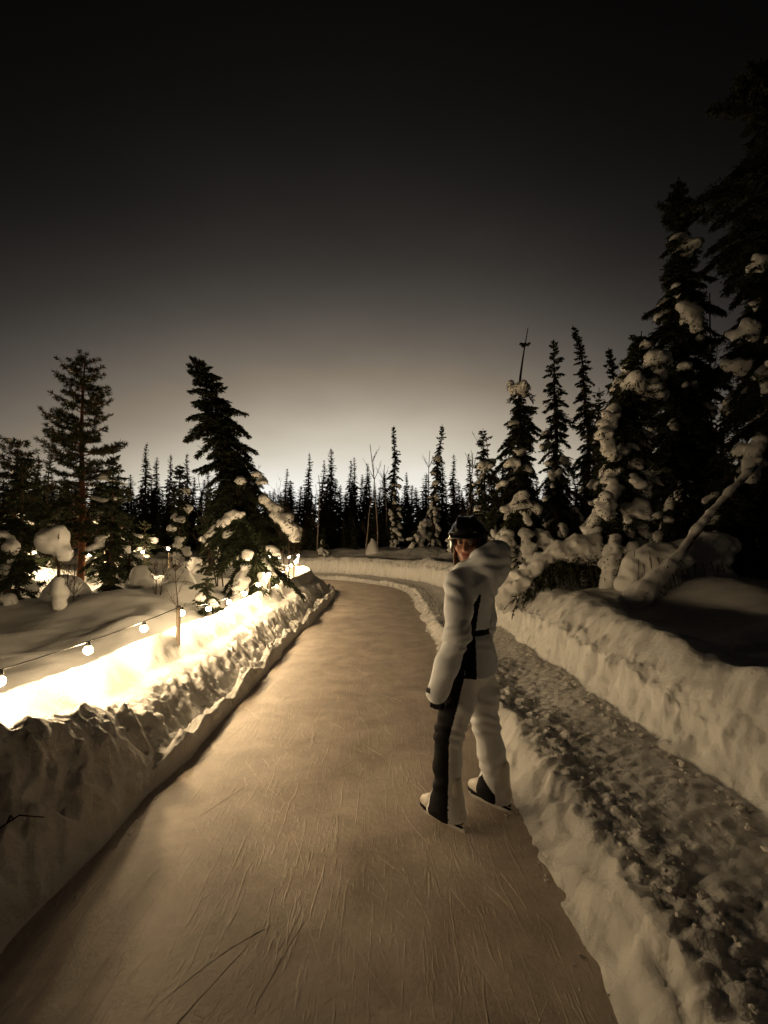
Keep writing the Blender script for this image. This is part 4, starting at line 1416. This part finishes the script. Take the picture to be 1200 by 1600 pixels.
    for (xp, yt, Y, sd, lb, H) in ((590, 690, 27, 51, 'thin pale birch left of the snow-flecked far spruce', 0), (496, 735, 27, 52, 'snow-dotted thin birch above the start of the bend', 0),
                                   (571, 770, 26, 53, 'thin birch stem behind the far snow-covered stump', 0), (605, 720, 30, 54, 'bare birch touching the snow-flecked far spruce', 0),
                                   (665, 700, 31, 55, 'bare birch between the two snowy far spruces', 0), (728, 700, 27, 56, 'bare birch above the black helmet', 0)):
        X, zt = px(xp, yt, Y)
        plant_tree('bare_birch', birch(zt - hgt1(X, Y), sd, 0.22, 1, (0, 0), None, 0.05, 2), lb, X, Y)
    # low snowy shrubs along the far bank
    for k, (X, Y) in enumerate(((1.6, 24.6), (3.3, 22.6), (-3.4, 26.4))):
        t = spruce(1.0 + 0.3 * k, 0.5, 620 + k, None, 1, 0.9, (), 0.05, droop=0.8, clump=1.4)
        plant_tree('spruce_tree', t, ['knee-high snowy spruce under the tall snow-flecked far spruce', 'small snowy spruce beside the helmet on the far bank', 'small snowy spruce behind the bulbs at the bend'][k], X, Y)


far_trees()


# ------------------------------------------------------------------ the skater
M_SUIT = simple('white_softshell', (0.84, 0.87, 0.92), 0.75, 0.25, 0.03, 9.0, 0.10, 160.0)
M_TROUSER = simple('white_trouser_cloth', (0.80, 0.81, 0.83), 0.78, 0.25, 0.04, 9.0, 0.12, 160.0)
M_BLACK = simple('black_stretch_cloth', (0.008, 0.008, 0.010), 0.75, 0.12)
M_HELMET = simple('black_helmet_shell', (0.010, 0.010, 0.011), 0.28, 0.5)
M_VENT_GLINT = simple('grey_vent_glint', (0.20, 0.20, 0.20), 0.4, 0.5)  # grey colour stands in for light glinting on the vent edges
M_SKIN = simple('skin', (0.52, 0.26, 0.18), 0.5, 0.35, 0.12, 40.0)
M_LIP = simple('lips', (0.40, 0.12, 0.10), 0.45, 0.4)
M_BROW = simple('eyebrow', (0.08, 0.045, 0.03), 0.8, 0.1)
M_HAIR = simple('brown_hair', (0.16, 0.075, 0.035), 0.55, 0.35, 0.4, 60.0)
M_EYE = simple('eye_white', (0.65, 0.62, 0.58), 0.25, 0.5)
M_IRIS = simple('iris', (0.03, 0.025, 0.02), 0.15, 0.6)
M_BOOT = simple('white_skate_leather', (0.72, 0.68, 0.62), 0.42, 0.4, 0.05, 30.0)
M_STEEL = simple('skate_steel', (0.6, 0.59, 0.57), 0.45, 0.5, metallic=0.6)


def skater():
    root = thing('person', 'person in white ski suit and black helmet on the ice, looking back over one shoulder', 'person', (0.535, 3.0, 0.0), R(58))
    arm_l = [(-0.180, 0.0, 1.42), (-0.235, -0.03, 1.28), (-0.268, -0.035, 1.13), (-0.285, 0.025, 0.96), (-0.292, 0.085, 0.795)]
    arm_lr = [0.082, 0.078, 0.071, 0.066, 0.064]
    arm_r = [(0.180, 0.0, 1.42), (0.235, 0.0, 1.28), (0.265, -0.01, 1.13), (0.275, 0.04, 0.97), (0.27, 0.09, 0.82)]
    ankles = [(-0.165, 0.09), (0.167, -0.089)]
    leg_l = [(-0.085, 0.01, 0.88), (-0.115, 0.045, 0.70), (-0.14, 0.085, 0.52), (-0.155, 0.085, 0.34), (-0.165, 0.085, 0.16)]
    leg_r = [(0.085, 0.0, 0.88), (0.115, -0.03, 0.70), (0.14, -0.045, 0.51), (0.155, -0.075, 0.34), (0.167, -0.09, 0.16)]
    HC = np.array([-0.012, 0.0, 1.652])
    hy = R(101)
    Rh = np.array(Matrix.Rotation(hy, 3, 'Z') @ Matrix.Rotation(R(-4), 3, 'X'))
    hp = lambda p: HC + Rh @ np.array(p, dtype=float)

    # ---- body: one continuous figure under the clothes
    fb = Field((-0.42, -0.36, 0.04), (0.42, 0.46, 1.82), 0.0065)
    fb.loft([0.86, 0.95, 1.10, 1.25, 1.38, 1.46], [0] * 6, [0] * 6, [0.14, 0.145, 0.125, 0.135, 0.14, 0.10], [0.10, 0.10, 0.09, 0.095, 0.09, 0.07], 0.03)
    for lg in (leg_l, leg_r):
        fb.chain(lg + [(lg[-1][0], lg[-1][1], 0.11)], [0.085, 0.075, 0.055, 0.05, 0.04, 0.04], 0.03)
    fb.chain(arm_l[:4] + [(-0.290, 0.07, 0.86)], [0.05, 0.045, 0.04, 0.035, 0.028], 0.02)
    fb.chain(arm_r, [0.05, 0.045, 0.04, 0.033, 0.026], 0.02)
    for (w, d_) in (((-0.290, 0.075, 0.84), (0.0, 0.05, -1.0)), ((0.27, 0.095, 0.83), (0.0, 0.05, -1.0))):
        w = np.array(w); d_ = unit(np.array([d_]))[0]
        side = unit(np.cross(d_, [1.0, 0.2, 0.1])[None])[0]
        fb.ell(w + d_ * 0.02, (0.022, 0.034, 0.036), None, 0.015)
    fb.cap((0, 0.0, 1.44), hp((0, -0.02, -0.07)), 0.058, 0.055, 0.03)
    fb.ell(hp((0, -0.012, 0.03)), (0.075, 0.095, 0.105), Rh, 0.02)
    fb.ell(hp((0, 0.030, -0.055)), (0.056, 0.066, 0.066), Rh, 0.03)
    fb.ell(hp((0, 0.078, -0.096)), 0.020, None, 0.03)
    for sx in (-1, 1):
        fb.ell(hp((sx * 0.038, 0.062, -0.022)), (0.028, 0.026, 0.026), Rh, 0.02)
        fb.ell(hp((sx * 0.078, -0.01, -0.005)), (0.012, 0.022, 0.032), Rh, 0.01)
    fb.cap(hp((-0.042, 0.078, 0.034)), hp((0.042, 0.078, 0.034)), 0.012, 0.012, 0.015)
    fb.cap(hp((0, 0.088, 0.012)), hp((0, 0.112, -0.030)), 0.0085, 0.0125, 0.012)
    for sx in (-1, 1):
        fb.ell(hp((sx * 0.012, 0.098, -0.034)), 0.009, None, 0.008)
        fb.ell(hp((sx * 0.032, 0.106, 0.010)), (0.017, 0.017, 0.012), Rh, 0, True)
    fb.cap(hp((-0.018, 0.089, -0.062)), hp((0.018, 0.089, -0.062)), 0.0085, 0.0085, 0.008)
    V, Q = fb.nets()
    C = V[Q].mean(1)
    hl = (C - HC) @ Rh
    lip = (np.abs(hl[:, 2] + 0.062) < 0.0085) & (np.abs(hl[:, 0]) < 0.022) & (hl[:, 1] > 0.085)
    brow = (np.abs(hl[:, 2] - 0.034 + 0.004 * np.abs(hl[:, 0]) / 0.03) < 0.0055) & (np.abs(np.abs(hl[:, 0]) - 0.032) < 0.019) & (hl[:, 1] > 0.06)
    me = mesh_np('body', V, Q)
    for m in (M_SKIN, M_LIP, M_BROW): me.materials.append(m)
    me.polygons.foreach_set('material_index', (lip * 1 + brow * 2).astype(np.int32))
    link('body', me, None, root)
    for sx in (-1, 1):
        p = hp((sx * 0.032, 0.0835, 0.010))
        e_ = link('eye', sphere_mesh('eye', 0.0125, 12, 8), M_EYE, root, tuple(p))
        g = hp((sx * 0.030, 0.0835 + 0.0098, 0.009)) - p
        link('iris', sphere_mesh('iris', 0.0058, 10, 6), M_IRIS, e_, tuple(g))

    # ---- jacket
    fj = Field((-0.44, -0.42, 0.70), (0.40, 0.42, 1.72), 0.0055)
    fj.loft([0.80, 0.92, 1.02, 1.10, 1.20, 1.32, 1.40, 1.455, 1.49, 1.52], [0] * 10, [-0.01, -0.01, -0.005, 0, 0, -0.005, -0.005, 0, 0.005, 0.005],
            [0.205, 0.195, 0.175, 0.158, 0.165, 0.185, 0.188, 0.150, 0.095, 0.088], [0.165, 0.158, 0.142, 0.122, 0.128, 0.138, 0.132, 0.11, 0.092, 0.088], 0.03)
    gz = fj.grid()[2]
    fj.F = np.maximum(fj.F, (0.865 - gz).astype(np.float32) + 0 * fj.F)
    fj.chain(arm_l, arm_lr, 0.035)
    fj.chain(arm_r, [0.082, 0.076, 0.07, 0.062, 0.058], 0.035)
    hood = [(-0.085, 0.065, 1.445), (-0.115, -0.03, 1.485), (-0.095, -0.125, 1.56), (-0.03, -0.185, 1.60), (0.05, -0.175, 1.60), (0.115, -0.09, 1.57), (0.115, 0.02, 1.50), (0.06, 0.09, 1.45)]
    fj.chain(hood, [0.038, 0.048, 0.058, 0.066, 0.066, 0.056, 0.048, 0.036], 0.045)
    fj.ell((0.0, -0.175, 1.50), (0.125, 0.075, 0.10), None, 0.06)
    fj.ell((0.0, -0.13, 1.42), (0.13, 0.05, 0.09), None, 0.05)
    # folds in the cloth
    g = fj.grid()
    X, Y, Z = np.broadcast_arrays(*g)
    near = fj.F < 0.05
    x, y, z = X[near], Y[near], Z[near]
    drag = noise3(x * 7 + z * 9, y * 7 - 3, z * 13 + x * 6) * 0.0055 + noise3(x * 16 + 5, y * 16, z * 30 + y * 12) * 0.0028
    elbow = np.exp(-((z - 1.10) / 0.10) ** 2) * (x < -0.19) * np.sin(z * 120 + y * 26 + noise3(x * 9, y * 9, z * 5) * 3.5) * 0.0042
    waist = np.exp(-((z - 1.06) / 0.05) ** 2) * np.sin(z * 105 + x * 14 + noise3(x * 8, y * 8, z * 8) * 3) * 0.0035
    shoul = np.exp(-((z - 1.38) / 0.07) ** 2) * np.sin((x - y) * 46 + z * 62 + noise3(x * 7, y * 7, z * 7) * 3) * 0.0042
    hoodf = np.exp(-((z - 1.54) / 0.06) ** 2) * np.sin(z * 95 + x * 20 + y * 22 + noise3(x * 9, y * 9, z * 9) * 2.5) * 0.0045
    belt = -0.010 * np.exp(-((z - 1.118) / 0.022) ** 2) * (-1)
    fj.F[near] += (drag + elbow + waist + shoul + hoodf + belt * (x > -0.2)).astype(np.float32)
    V, Q = fj.nets()
    C = V[Q].mean(1)
    th = np.degrees(np.arctan2(C[:, 1], -C[:, 0]))          # 0 = pure left, + front, - back
    thr = np.degrees(np.arctan2(C[:, 1], C[:, 0]))

    def axis_dist(C, ch):
        d = np.full(len(C), 9.0)
        for a, b in zip(ch[:-1], ch[1:]):
            a = np.array(a); b = np.array(b); ab = b - a
            t = np.clip(((C - a) @ ab) / (ab @ ab), 0, 1)
            d = np.minimum(d, np.linalg.norm(C - a - t[:, None] * ab, axis=1))
        return d
    on_arm = (axis_dist(C, arm_l) < 0.088) | (axis_dist(C, arm_r) < 0.088)
    z = C[:, 2]
    back_edge = np.interp(z, [0.86, 1.10, 1.36], [-33, -35, -46])
    front_edge = np.interp(z, [0.86, 1.10, 1.36], [25, 5, -42])
    panel = (~on_arm) & (z < 1.35) & (((th > back_edge) & (th < front_edge) & (C[:, 0] < 0)) | ((thr > -76) & (thr < 10) & (C[:, 0] > 0) & (z > 1.09) & (z < 1.34)))
    beltm = (~on_arm) & (~panel) & (np.abs(z - 1.118) < 0.017) & (C[:, 1] < 0.0)
    zipm = (~on_arm) & (~panel) & (z > 1.15) & (z < 1.34) & (np.abs(th - 66) < 7) & (C[:, 1] > 0)
    cuff = (axis_dist(C, arm_l[3:]) < 0.09) & (z > 0.80) & (z < 0.832) & (C[:, 1] > 0.098) & (C[:, 0] < -0.22)
    lower = (z < 0.752) & (C[:, 0] < -0.2)
    black = [panel, beltm, zipm, cuff]
    white = ~(panel | beltm | zipm | cuff)
    parts = split_mesh(V, Q, [white] + black)
    jk = link('jacket', mesh_np('jacket', *parts[0]), M_SUIT, root)
    for nm, p in zip(('side_panel', 'belt', 'pocket_zip', 'cuff_tab'), parts[1:]):
        if p is not None:
            link(nm, mesh_np(nm, *p), M_BLACK, jk)
    # small dark mark on the collar
    m = sphere_mesh('collar_mark', 0.012, 10, 6)
    o = link('collar_mark', m, M_BLACK, jk, (-0.092, 0.045, 1.487)); o.scale = (0.5, 1.0, 0.6)

    # ---- trousers
    ft = Field((-0.38, -0.32, 0.03), (0.38, 0.34, 1.02), 0.0055)
    ft.ell((0, -0.012, 0.90), (0.172, 0.142, 0.11), None, 0.03)
    fy = R(-13)
    Rf = np.array(Matrix.Rotation(fy, 3, 'Z'))
    for lg, (ax, ay) in ((leg_l, ankles[0]), (leg_r, ankles[1])):
        ft.chain(lg, [0.118, 0.104, 0.083, 0.080, 0.084], 0.035)
        c = np.array([ax, ay, 0.105]) + Rf @ np.array([0, 0.012, 0])
        ft.ell(c, (0.072, 0.108, 0.085), Rf, 0.06)
        ft.ell(c + [0, 0, -0.035], (0.074, 0.112, 0.05), Rf, 0.04)
    gz = ft.grid()[2]
    ft.F = np.maximum(ft.F, (0.052 - gz).astype(np.float32) + 0 * ft.F)
    X, Y, Z = np.broadcast_arrays(*ft.grid())
    near = ft.F < 0.05
    x, y, z = X[near], Y[near], Z[near]
    drag = noise3(x * 8 + 3, y * 8, z * 7) * 0.006 + noise3(x * 14 + z * 10, y * 14, z * 22 + x * 12) * 0.0035
    knee = np.exp(-((z - 0.53) / 0.075) ** 2) * np.sin(z * 112 + x * 16 - y * 20 + noise3(x * 9, y * 9, z * 6) * 3.5) * 0.0055
    crotch = np.exp(-((z - 0.72) / 0.08) ** 2) * np.sin(z * 70 + x * 30 + noise3(x * 7, y * 7, z * 7) * 4) * 0.0055
    ank = np.exp(-((z - 0.25) / 0.08) ** 2) * np.sin(z * 75 + y * 34 + noise3(x * 8, y * 8, z * 5) * 4) * 0.005
    ft.F[near] += (drag + knee + crotch + ank).astype(np.float32)
    V, Q = ft.nets()
    C = V[Q].mean(1); z = C[:, 2]
    zz = [0.16, 0.34, 0.52, 0.70, 0.88]
    axl = np.interp(z, zz, [p[0] for p in leg_l[::-1]]); ayl = np.interp(z, zz, [p[1] for p in leg_l[::-1]])
    axr = np.interp(z, zz, [p[0] for p in leg_r[::-1]]); ayr = np.interp(z, zz, [p[1] for p in leg_r[::-1]])
    thl = np.degrees(np.arctan2(C[:, 1] - ayl, -(C[:, 0] - axl)))
    th_r = np.degrees(np.arctan2(C[:, 1] - ayr, -(C[:, 0] - axr)))
    th_o = np.degrees(np.arctan2(C[:, 1] - ayr, (C[:, 0] - axr)))
    bl = (C[:, 0] < 0) & (thl > -26) & (thl < np.interp(z, [0.05, 0.3, 0.6], [66, 84, 84])) & (C[:, 0] < axl + 0.03)
    br = (C[:, 0] > 0.03) & (z < 0.21 - 0.0014 * np.abs(th_r - 45)) & (th_r > -18) & (th_r < 104)
    br2 = (C[:, 0] > 0) & (th_o > -20) & (th_o < 60) & (C[:, 0] > axr)
    parts = split_mesh(V, Q, [~(bl | br | br2), bl, br, br2])
    tr = link('trousers', mesh_np('trousers', *parts[0]), M_TROUSER, root)
    for nm, p in zip(('side_panel', 'ankle_gusset', 'side_panel'), parts[1:]):
        if p is not None:
            link(nm, mesh_np(nm, *p), M_BLACK, tr)

    # ---- gloves: five fingers closed into the sleeve ends
    def glove(w, d_, palm_in, fwd):
        fg = Field(np.array(w) - 0.16, np.array(w) + 0.16, 0.0045)
        w = np.array(w, dtype=float); d_ = unit(np.array([d_], dtype=float))[0]
        n_ = unit(np.array([palm_in], dtype=float))[0]; f_ = unit(np.array([fwd], dtype=float))[0]
        fg.cap(w - d_ * 0.03, w + d_ * 0.02, 0.026, 0.03, 0.01)
        fg.cap(w + d_ * 0.03 - f_ * 0.02, w + d_ * 0.055 - f_ * 0.028, 0.018, 0.014, 0.02)
        fg.cap(w + d_ * 0.03 + f_ * 0.02, w + d_ * 0.06 + f_ * 0.026, 0.018, 0.014, 0.02)
        fg.cap(w + d_ * 0.02, w + d_ * 0.06, 0.024, 0.018, 0.02)
        for k, ln in enumerate((0.82, 0.97, 1.0, 0.9)):
            off = f_ * (0.030 - 0.0195 * k) * -1
            b0 = w + d_ * 0.062 + off
            b1 = b0 + (d_ * 0.034 + n_ * 0.008) * ln
            b2 = b1 + (d_ * 0.006 + n_ * 0.028) * ln
            b3 = b2 + (-d_ * 0.020 + n_ * 0.010) * ln
            fg.chain([b0, b1, b2, b3], [0.0105, 0.0102, 0.0098, 0.009], 0.003)
        t0 = w + d_ * 0.015 + f_ * 0.026
        t1 = t0 + f_ * 0.022 + d_ * 0.024 + n_ * 0.012
        t2 = t1 + d_ * 0.028 + n_ * 0.014 - f_ * 0.006
        fg.chain([t0, t1, t2], [0.014, 0.012, 0.0105], 0.008)
        V, Q = fg.nets()
        link('glove', mesh_np('glove', V, Q), M_BLACK, root)
    glove((-0.291, 0.088, 0.80), (0.0, 0.1, -1.0), (1.0, 0.0, 0.0), (0.0, 1.0, 0.1))
    glove((0.27, 0.095, 0.80), (0.0, 0.1, -1.0), (-1.0, 0.0, 0.0), (0.0, 1.0, 0.1))

    # ---- helmet
    fh = Field((-0.2, -0.2, -0.14), (0.2, 0.2, 0.24), 0.006)
    fh.ell((0, -0.016, 0.052), (0.112, 0.138, 0.122), None, 0.02)
    fh.ell((0, -0.06, 0.03), (0.108, 0.10, 0.11), None, 0.04)
    for sx in (-1, 1):
        fh.chain([(sx * 0.04, 0.095, 0.10), (sx * 0.042, 0.045, 0.155), (sx * 0.042, -0.03, 0.17), (sx * 0.042, -0.10, 0.145)], [0.010, 0.013, 0.013, 0.010], 0.02)
        fh.chain([(sx * 0.095, 0.07, 0.06), (sx * 0.113, -0.02, 0.065), (sx * 0.10, -0.10, 0.06)], [0.008, 0.009, 0.008], 0.02)
        fh.ell((sx * 0.098, -0.015, -0.015), (0.018, 0.045, 0.055), None, 0.02)
    rimp = [(0.108 * math.sin(a), -0.01 + 0.135 * math.cos(a), 0.040) for a in np.linspace(-1.25, 1.25, 13)]
    fh.chain(rimp, [0.009] * 13, 0.012)
    X, Y, Z = np.broadcast_arrays(*fh.grid())
    low = np.interp(Y, [-0.2, -0.02, 0.035, 0.07, 0.2], [-0.055, -0.065, -0.03, 0.034, 0.036])
    fh.F = np.maximum(fh.F, (low - Z).astype(np.float32))
    inner = (np.sqrt((X / 0.098) ** 2 + ((Y + 0.016) / 0.122) ** 2 + ((Z - 0.045) / 0.11) ** 2) - 1) * 0.098
    fh.F = np.maximum(fh.F, -inner.astype(np.float32))
    V, Q = fh.nets()
    V = V @ Rh.T + HC
    hm = link('helmet', mesh_np('helmet', V, Q), M_HELMET, root)
    for sx in (-1, 1):
        for (a, b) in (((sx * 0.052, 0.102, 0.078), (sx * 0.082, 0.070, 0.076)), ((sx * 0.108, -0.015, 0.083), (sx * 0.106, -0.055, 0.085))):
            m = MB(); m.tube([hp(np.array(a) * [1.03, 1.03, 1]), hp((np.array(a) + np.array(b)) / 2 * [1.09, 1.09, 1]), hp(np.array(b) * [1.05, 1.05, 1])], [0.0035, 0.004, 0.0035], 6)
            link('vent_edge_glint', m.mesh('vent_edge_glint'), M_VENT_GLINT, hm)  # vent edges as thin strips, their glint painted grey
    m = MB()
    st = [(-0.092, 0.01, -0.03), (-0.078, 0.03, -0.075), (-0.04, 0.072, -0.112), (0, 0.086, -0.122), (0.04, 0.072, -0.112), (0.078, 0.03, -0.075), (0.092, 0.01, -0.03)]
    m.tube([hp(p) for p in st], 0.007, 6)
    link('chin_strap', m.mesh('chin_strap'), M_BLACK, hm)
    # ---- hair falling past the cheek
    fr = Field((-0.3, -0.3, 1.35), (0.3, 0.3, 1.8), 0.006)
    for k in range(7):
        o_ = 0.006 * k
        fr.chain([hp((0.066 + 0.004 * math.sin(k), 0.045 - o_, 0.03)), hp((0.074, 0.046 - o_, -0.03)), hp((0.073 + 0.004 * math.cos(k * 2), 0.050 - o_, -0.09)), hp((0.076 + 0.006 * math.sin(k * 3), 0.056 - o_, -0.145 - 0.01 * math.sin(k * 5)))], [0.006, 0.009, 0.009, 0.005], 0.003)
        fr.chain([hp((-0.066, 0.040 - o_, 0.03)), hp((-0.073, 0.036 - o_, -0.03)), hp((-0.07, 0.03 - o_, -0.09))], [0.006, 0.008, 0.006], 0.003)
    V, Q = fr.nets()
    link('hair', mesh_np('hair', V, Q), M_HAIR, root)

    # ---- ice skates
    for (ax, ay) in ankles:
        fs = Field((-0.09, -0.16, 0.03), (0.09, 0.24, 0.30), 0.006)
        fs.chain([(0, -0.075, 0.10), (0, 0.02, 0.095), (0.004, 0.11, 0.085), (0.004, 0.165, 0.078)], [0.040, 0.042, 0.044, 0.034], 0.03)
        fs.chain([(0, -0.055, 0.12), (0, -0.05, 0.26)], [0.046, 0.05], 0.03)
        gz = fs.grid()[2]
        fs.F = np.maximum(fs.F, (0.056 - gz).astype(np.float32) + 0 * fs.F)
        V, Q = fs.nets()
        sk = link('skate', mesh_np('skate', V, Q), M_BOOT, root, (ax, ay, 0.004), (0, 0, fy))
        m = MB()
        a = np.linspace(0, 2 * math.pi, 25)[:-1]
        ring = np.stack([0.043 * np.sin(a) * (1 + 0.12 * np.cos(a)), 0.045 + 0.158 * np.cos(a), 0 * a], -1)
        Vv = np.vstack([ring + [0, 0, 0.042], ring + [0, 0, 0.0555]])
        qs = [(i, (i + 1) % 24, 24 + (i + 1) % 24, 24 + i) for i in range(24)]
        Vv = np.vstack([Vv, [(0, 0.045, 0.042), (0, 0.045, 0.0555)]])
        ts = [(48, (i + 1) % 24, i) for i in range(24)] + [(49, 24 + i, 24 + (i + 1) % 24) for i in range(24)]
        m.add(Vv, qs, ts)
        link('sole', m.mesh('sole'), M_BLACK, sk)
        m = MB()
        for yy in (-0.055, 0.11):
            m.tube([(0, yy, 0.044), (0, yy + 0.006, 0.03), (0, yy + 0.012, 0.019)], [0.019, 0.011, 0.008], 8)
        m.tube([(0, -0.11, 0.022), (0, 0.02, 0.02), (0, 0.18, 0.022)], [0.006, 0.007, 0.006], 6)
        link('blade_holder', m.mesh('blade_holder'), M_BLACK, sk)
        yy = np.linspace(-0.125, 0.205, 14)
        lo = 0.0 + 0.028 * np.clip((yy - 0.15) / 0.055, 0, 1) ** 2 + 0.006 * np.clip((-0.09 - yy) / 0.035, 0, 1) ** 2 - 0.006
        Vv = []
        for q_, l_ in zip(yy, lo):
            Vv += [(-0.0018, q_, l_), (0.0018, q_, l_), (0.0018, q_, 0.024), (-0.0018, q_, 0.024)]
        qs = []
        for i in range(13):
            for j in range(4):
                qs.append((i * 4 + j, i * 4 + (j + 1) % 4, i * 4 + 4 + (j + 1) % 4, i * 4 + 4 + j))
        qs += [(0, 3, 2, 1), (52, 53, 54, 55)]
        m = MB(); m.add(Vv, qs)
        link('blade', m.mesh('blade', False), M_STEEL, sk)


skater()


# ------------------------------------------------------------------ marks and crumbs on the ice and the trodden snow
def skate_marks():
    rng = np.random.RandomState(77)
    mb_ = MB()
    n_marks = 560
    for k in range(n_marks):
        y0 = 1.0 + 13.5 * rng.rand() ** 1.5
        x0 = XC - 1.08 + 2.1 * rng.rand()
        ang = R(90) + rng.normal() * 0.38
        L = 0.06 + 0.55 * rng.rand() ** 2.2
        if rng.rand() < 0.03: L += 0.5
        cur = rng.normal() * 0.5
        n = 6 + int(L * 10)
        w = 0.0011 + 0.0022 * rng.rand()
        hgt = 0.0004 + 0.0011 * rng.rand()
        p = np.array([x0, y0]); pts = [p]
        for i in range(n):
            ang += cur * L / n + rng.normal() * 0.02
            p = p + np.array([math.cos(ang), math.sin(ang)]) * L / n
            pts.append(p)
        pts = np.array(pts)
        d, s = trail_ds(pts[:, 0], pts[:, 1])
        if np.abs(d).max() > 1.12: continue
        tn = np.gradient(pts, axis=0); tn /= np.linalg.norm(tn, axis=1)[:, None]
        nr = np.stack([-tn[:, 1], tn[:, 0]], 1)
        prof = np.sin(np.linspace(0.05, math.pi - 0.05, n + 1)) ** 0.5
        ww = (w * prof * (0.6 + 0.8 * rng.rand(n + 1)))[:, None]
        zc = hgt * prof * (0.4 + 0.9 * rng.rand(n + 1))
        V = np.concatenate([np.column_stack([pts - nr * ww, np.full(n + 1, -0.001)]), np.column_stack([pts, zc]), np.column_stack([pts + nr * ww, np.full(n + 1, -0.001)])])
        m = n + 1
        i = np.arange(n)
        Qd = np.concatenate([np.stack([i, i + 1, m + i + 1, m + i], 1), np.stack([m + i, m + i + 1, 2 * m + i + 1, 2 * m + i], 1)])
        mb_.add(V, Qd[:, ::-1])
    o = link('skate_marks', mb_.mesh('skate_marks', False), M_FROST)
    tag(o, 'thin curved skate scratches with raised frost all over the ice', 'scratches', kind='stuff')


skate_marks()

ICO_V = []
_t = (1 + 5 ** 0.5) / 2
for a_, b_ in ((-1, _t), (1, _t), (-1, -_t), (1, -_t)):
    ICO_V += [(a_, b_, 0)]
for a_, b_ in ((-1, _t), (1, _t), (-1, -_t), (1, -_t)):
    ICO_V += [(0, a_, b_)]
for a_, b_ in ((_t, -1), (_t, 1), (-_t, -1), (-_t, 1)):
    ICO_V += [(a_, 0, b_)]
ICO_V = np.array(ICO_V) / 1.9
ICO_T = [(0, 11, 5), (0, 5, 1), (0, 1, 7), (0, 7, 10), (0, 10, 11), (1, 5, 9), (5, 11, 4), (11, 10, 2), (10, 7, 6), (7, 1, 8), (3, 9, 4), (3, 4, 2), (3, 2, 6), (3, 6, 8), (3, 8, 9), (4, 9, 5), (2, 4, 11), (6, 2, 10), (8, 6, 7), (9, 8, 1)]


def crumbs():
    rng = np.random.RandomState(9)
    spots = []
    for k in range(2000):       # lumps trodden loose on the strip right of the ice
        s = 0.9 + 14 * rng.rand() ** 1.4
        e = 0.30 + 0.16 * abs(rng.normal()) if rng.rand() < 0.55 else 0.3 + 0.85 * rng.rand()
        spots.append((XC + 1.17 + e, s, 0.003 + 0.010 * rng.rand() ** 3))
    for k in range(420):        # crumbs along the left ledge
        s = 2.0 + 9 * rng.rand()
        spots.append((XC - 1.20 + 0.06 * abs(rng.normal()) - 0.02, s, 0.002 + 0.005 * rng.rand() ** 2))
    for k in range(200):        # crumbs along the right edge
        s = 1.2 + 11 * rng.rand()
        spots.append((XC + 1.17 - 0.05 * abs(rng.normal()), s, 0.003 + 0.006 * rng.rand() ** 2))
    for k in range(260):        # below the cut wall
        s = 1.5 + 12 * rng.rand()
        spots.append((XC + 2.32 - 0.1 * abs(rng.normal()), s, 0.008 + 0.02 * rng.rand() ** 2))
    xs = np.array([p[0] for p in spots]); ys = np.array([p[1] for p in spots]); rs = np.array([p[2] for p in spots])
    zs = np.maximum(height(xs, ys), 0)
    m = MB()
    for x, y, r, z in zip(xs, ys, rs, zs):
        Vv = ICO_V * (1 + rng.normal(size=(12, 1)) * 0.22) * r * np.array([1 + 0.4 * rng.rand(), 1 + 0.4 * rng.rand(), 0.75])
        m.add(Vv + [x, y, z + r * 0.3], None, ICO_T)
    o = link('snow_crumbs', m.mesh('snow_crumbs', False), M_CRUMB)
    tag(o, 'loose snow crumbs scattered on the trodden strip and ice edges', 'snow crumbs', kind='stuff')


crumbs()


def twigs_left():
    for nm, (x, y), stems, lb in (
            ('bare_twig', (-1.86, 2.15), [[(0, 0, -0.1), (0.01, 0.0, 0.12), (0.0, 0.01, 0.28), (0.03, 0.02, 0.44)], [(0.0, 0.0, 0.1), (-0.04, 0.0, 0.2), (-0.06, 0.01, 0.27)]],
             'thin upright dark twig poking from the near left bank'),
            ('bare_twig', (-1.72, 2.25), [[(-0.1, -0.05, -0.12), (-0.02, -0.02, 0.02), (0.07, -0.02, 0.08), (0.17, 0.0, 0.06)], [(0.02, -0.02, 0.05), (0.06, -0.06, 0.1), (0.1, -0.09, 0.1)],
                                          [(-0.06, -0.03, -0.02), (-0.1, -0.06, 0.05), (-0.16, -0.1, 0.06)]],
             'low arching dark twig on the shaded face of the left bank')):
        root = thing(nm, lb, 'twig', (x, y, hgt1(x, y)))
        for st in stems:
            m = MB(); m.tube(st, np.linspace(0.006, 0.0025, len(st)), 5)
            link('stem', m.mesh('stem'), M_TWIG, root)


twigs_left()
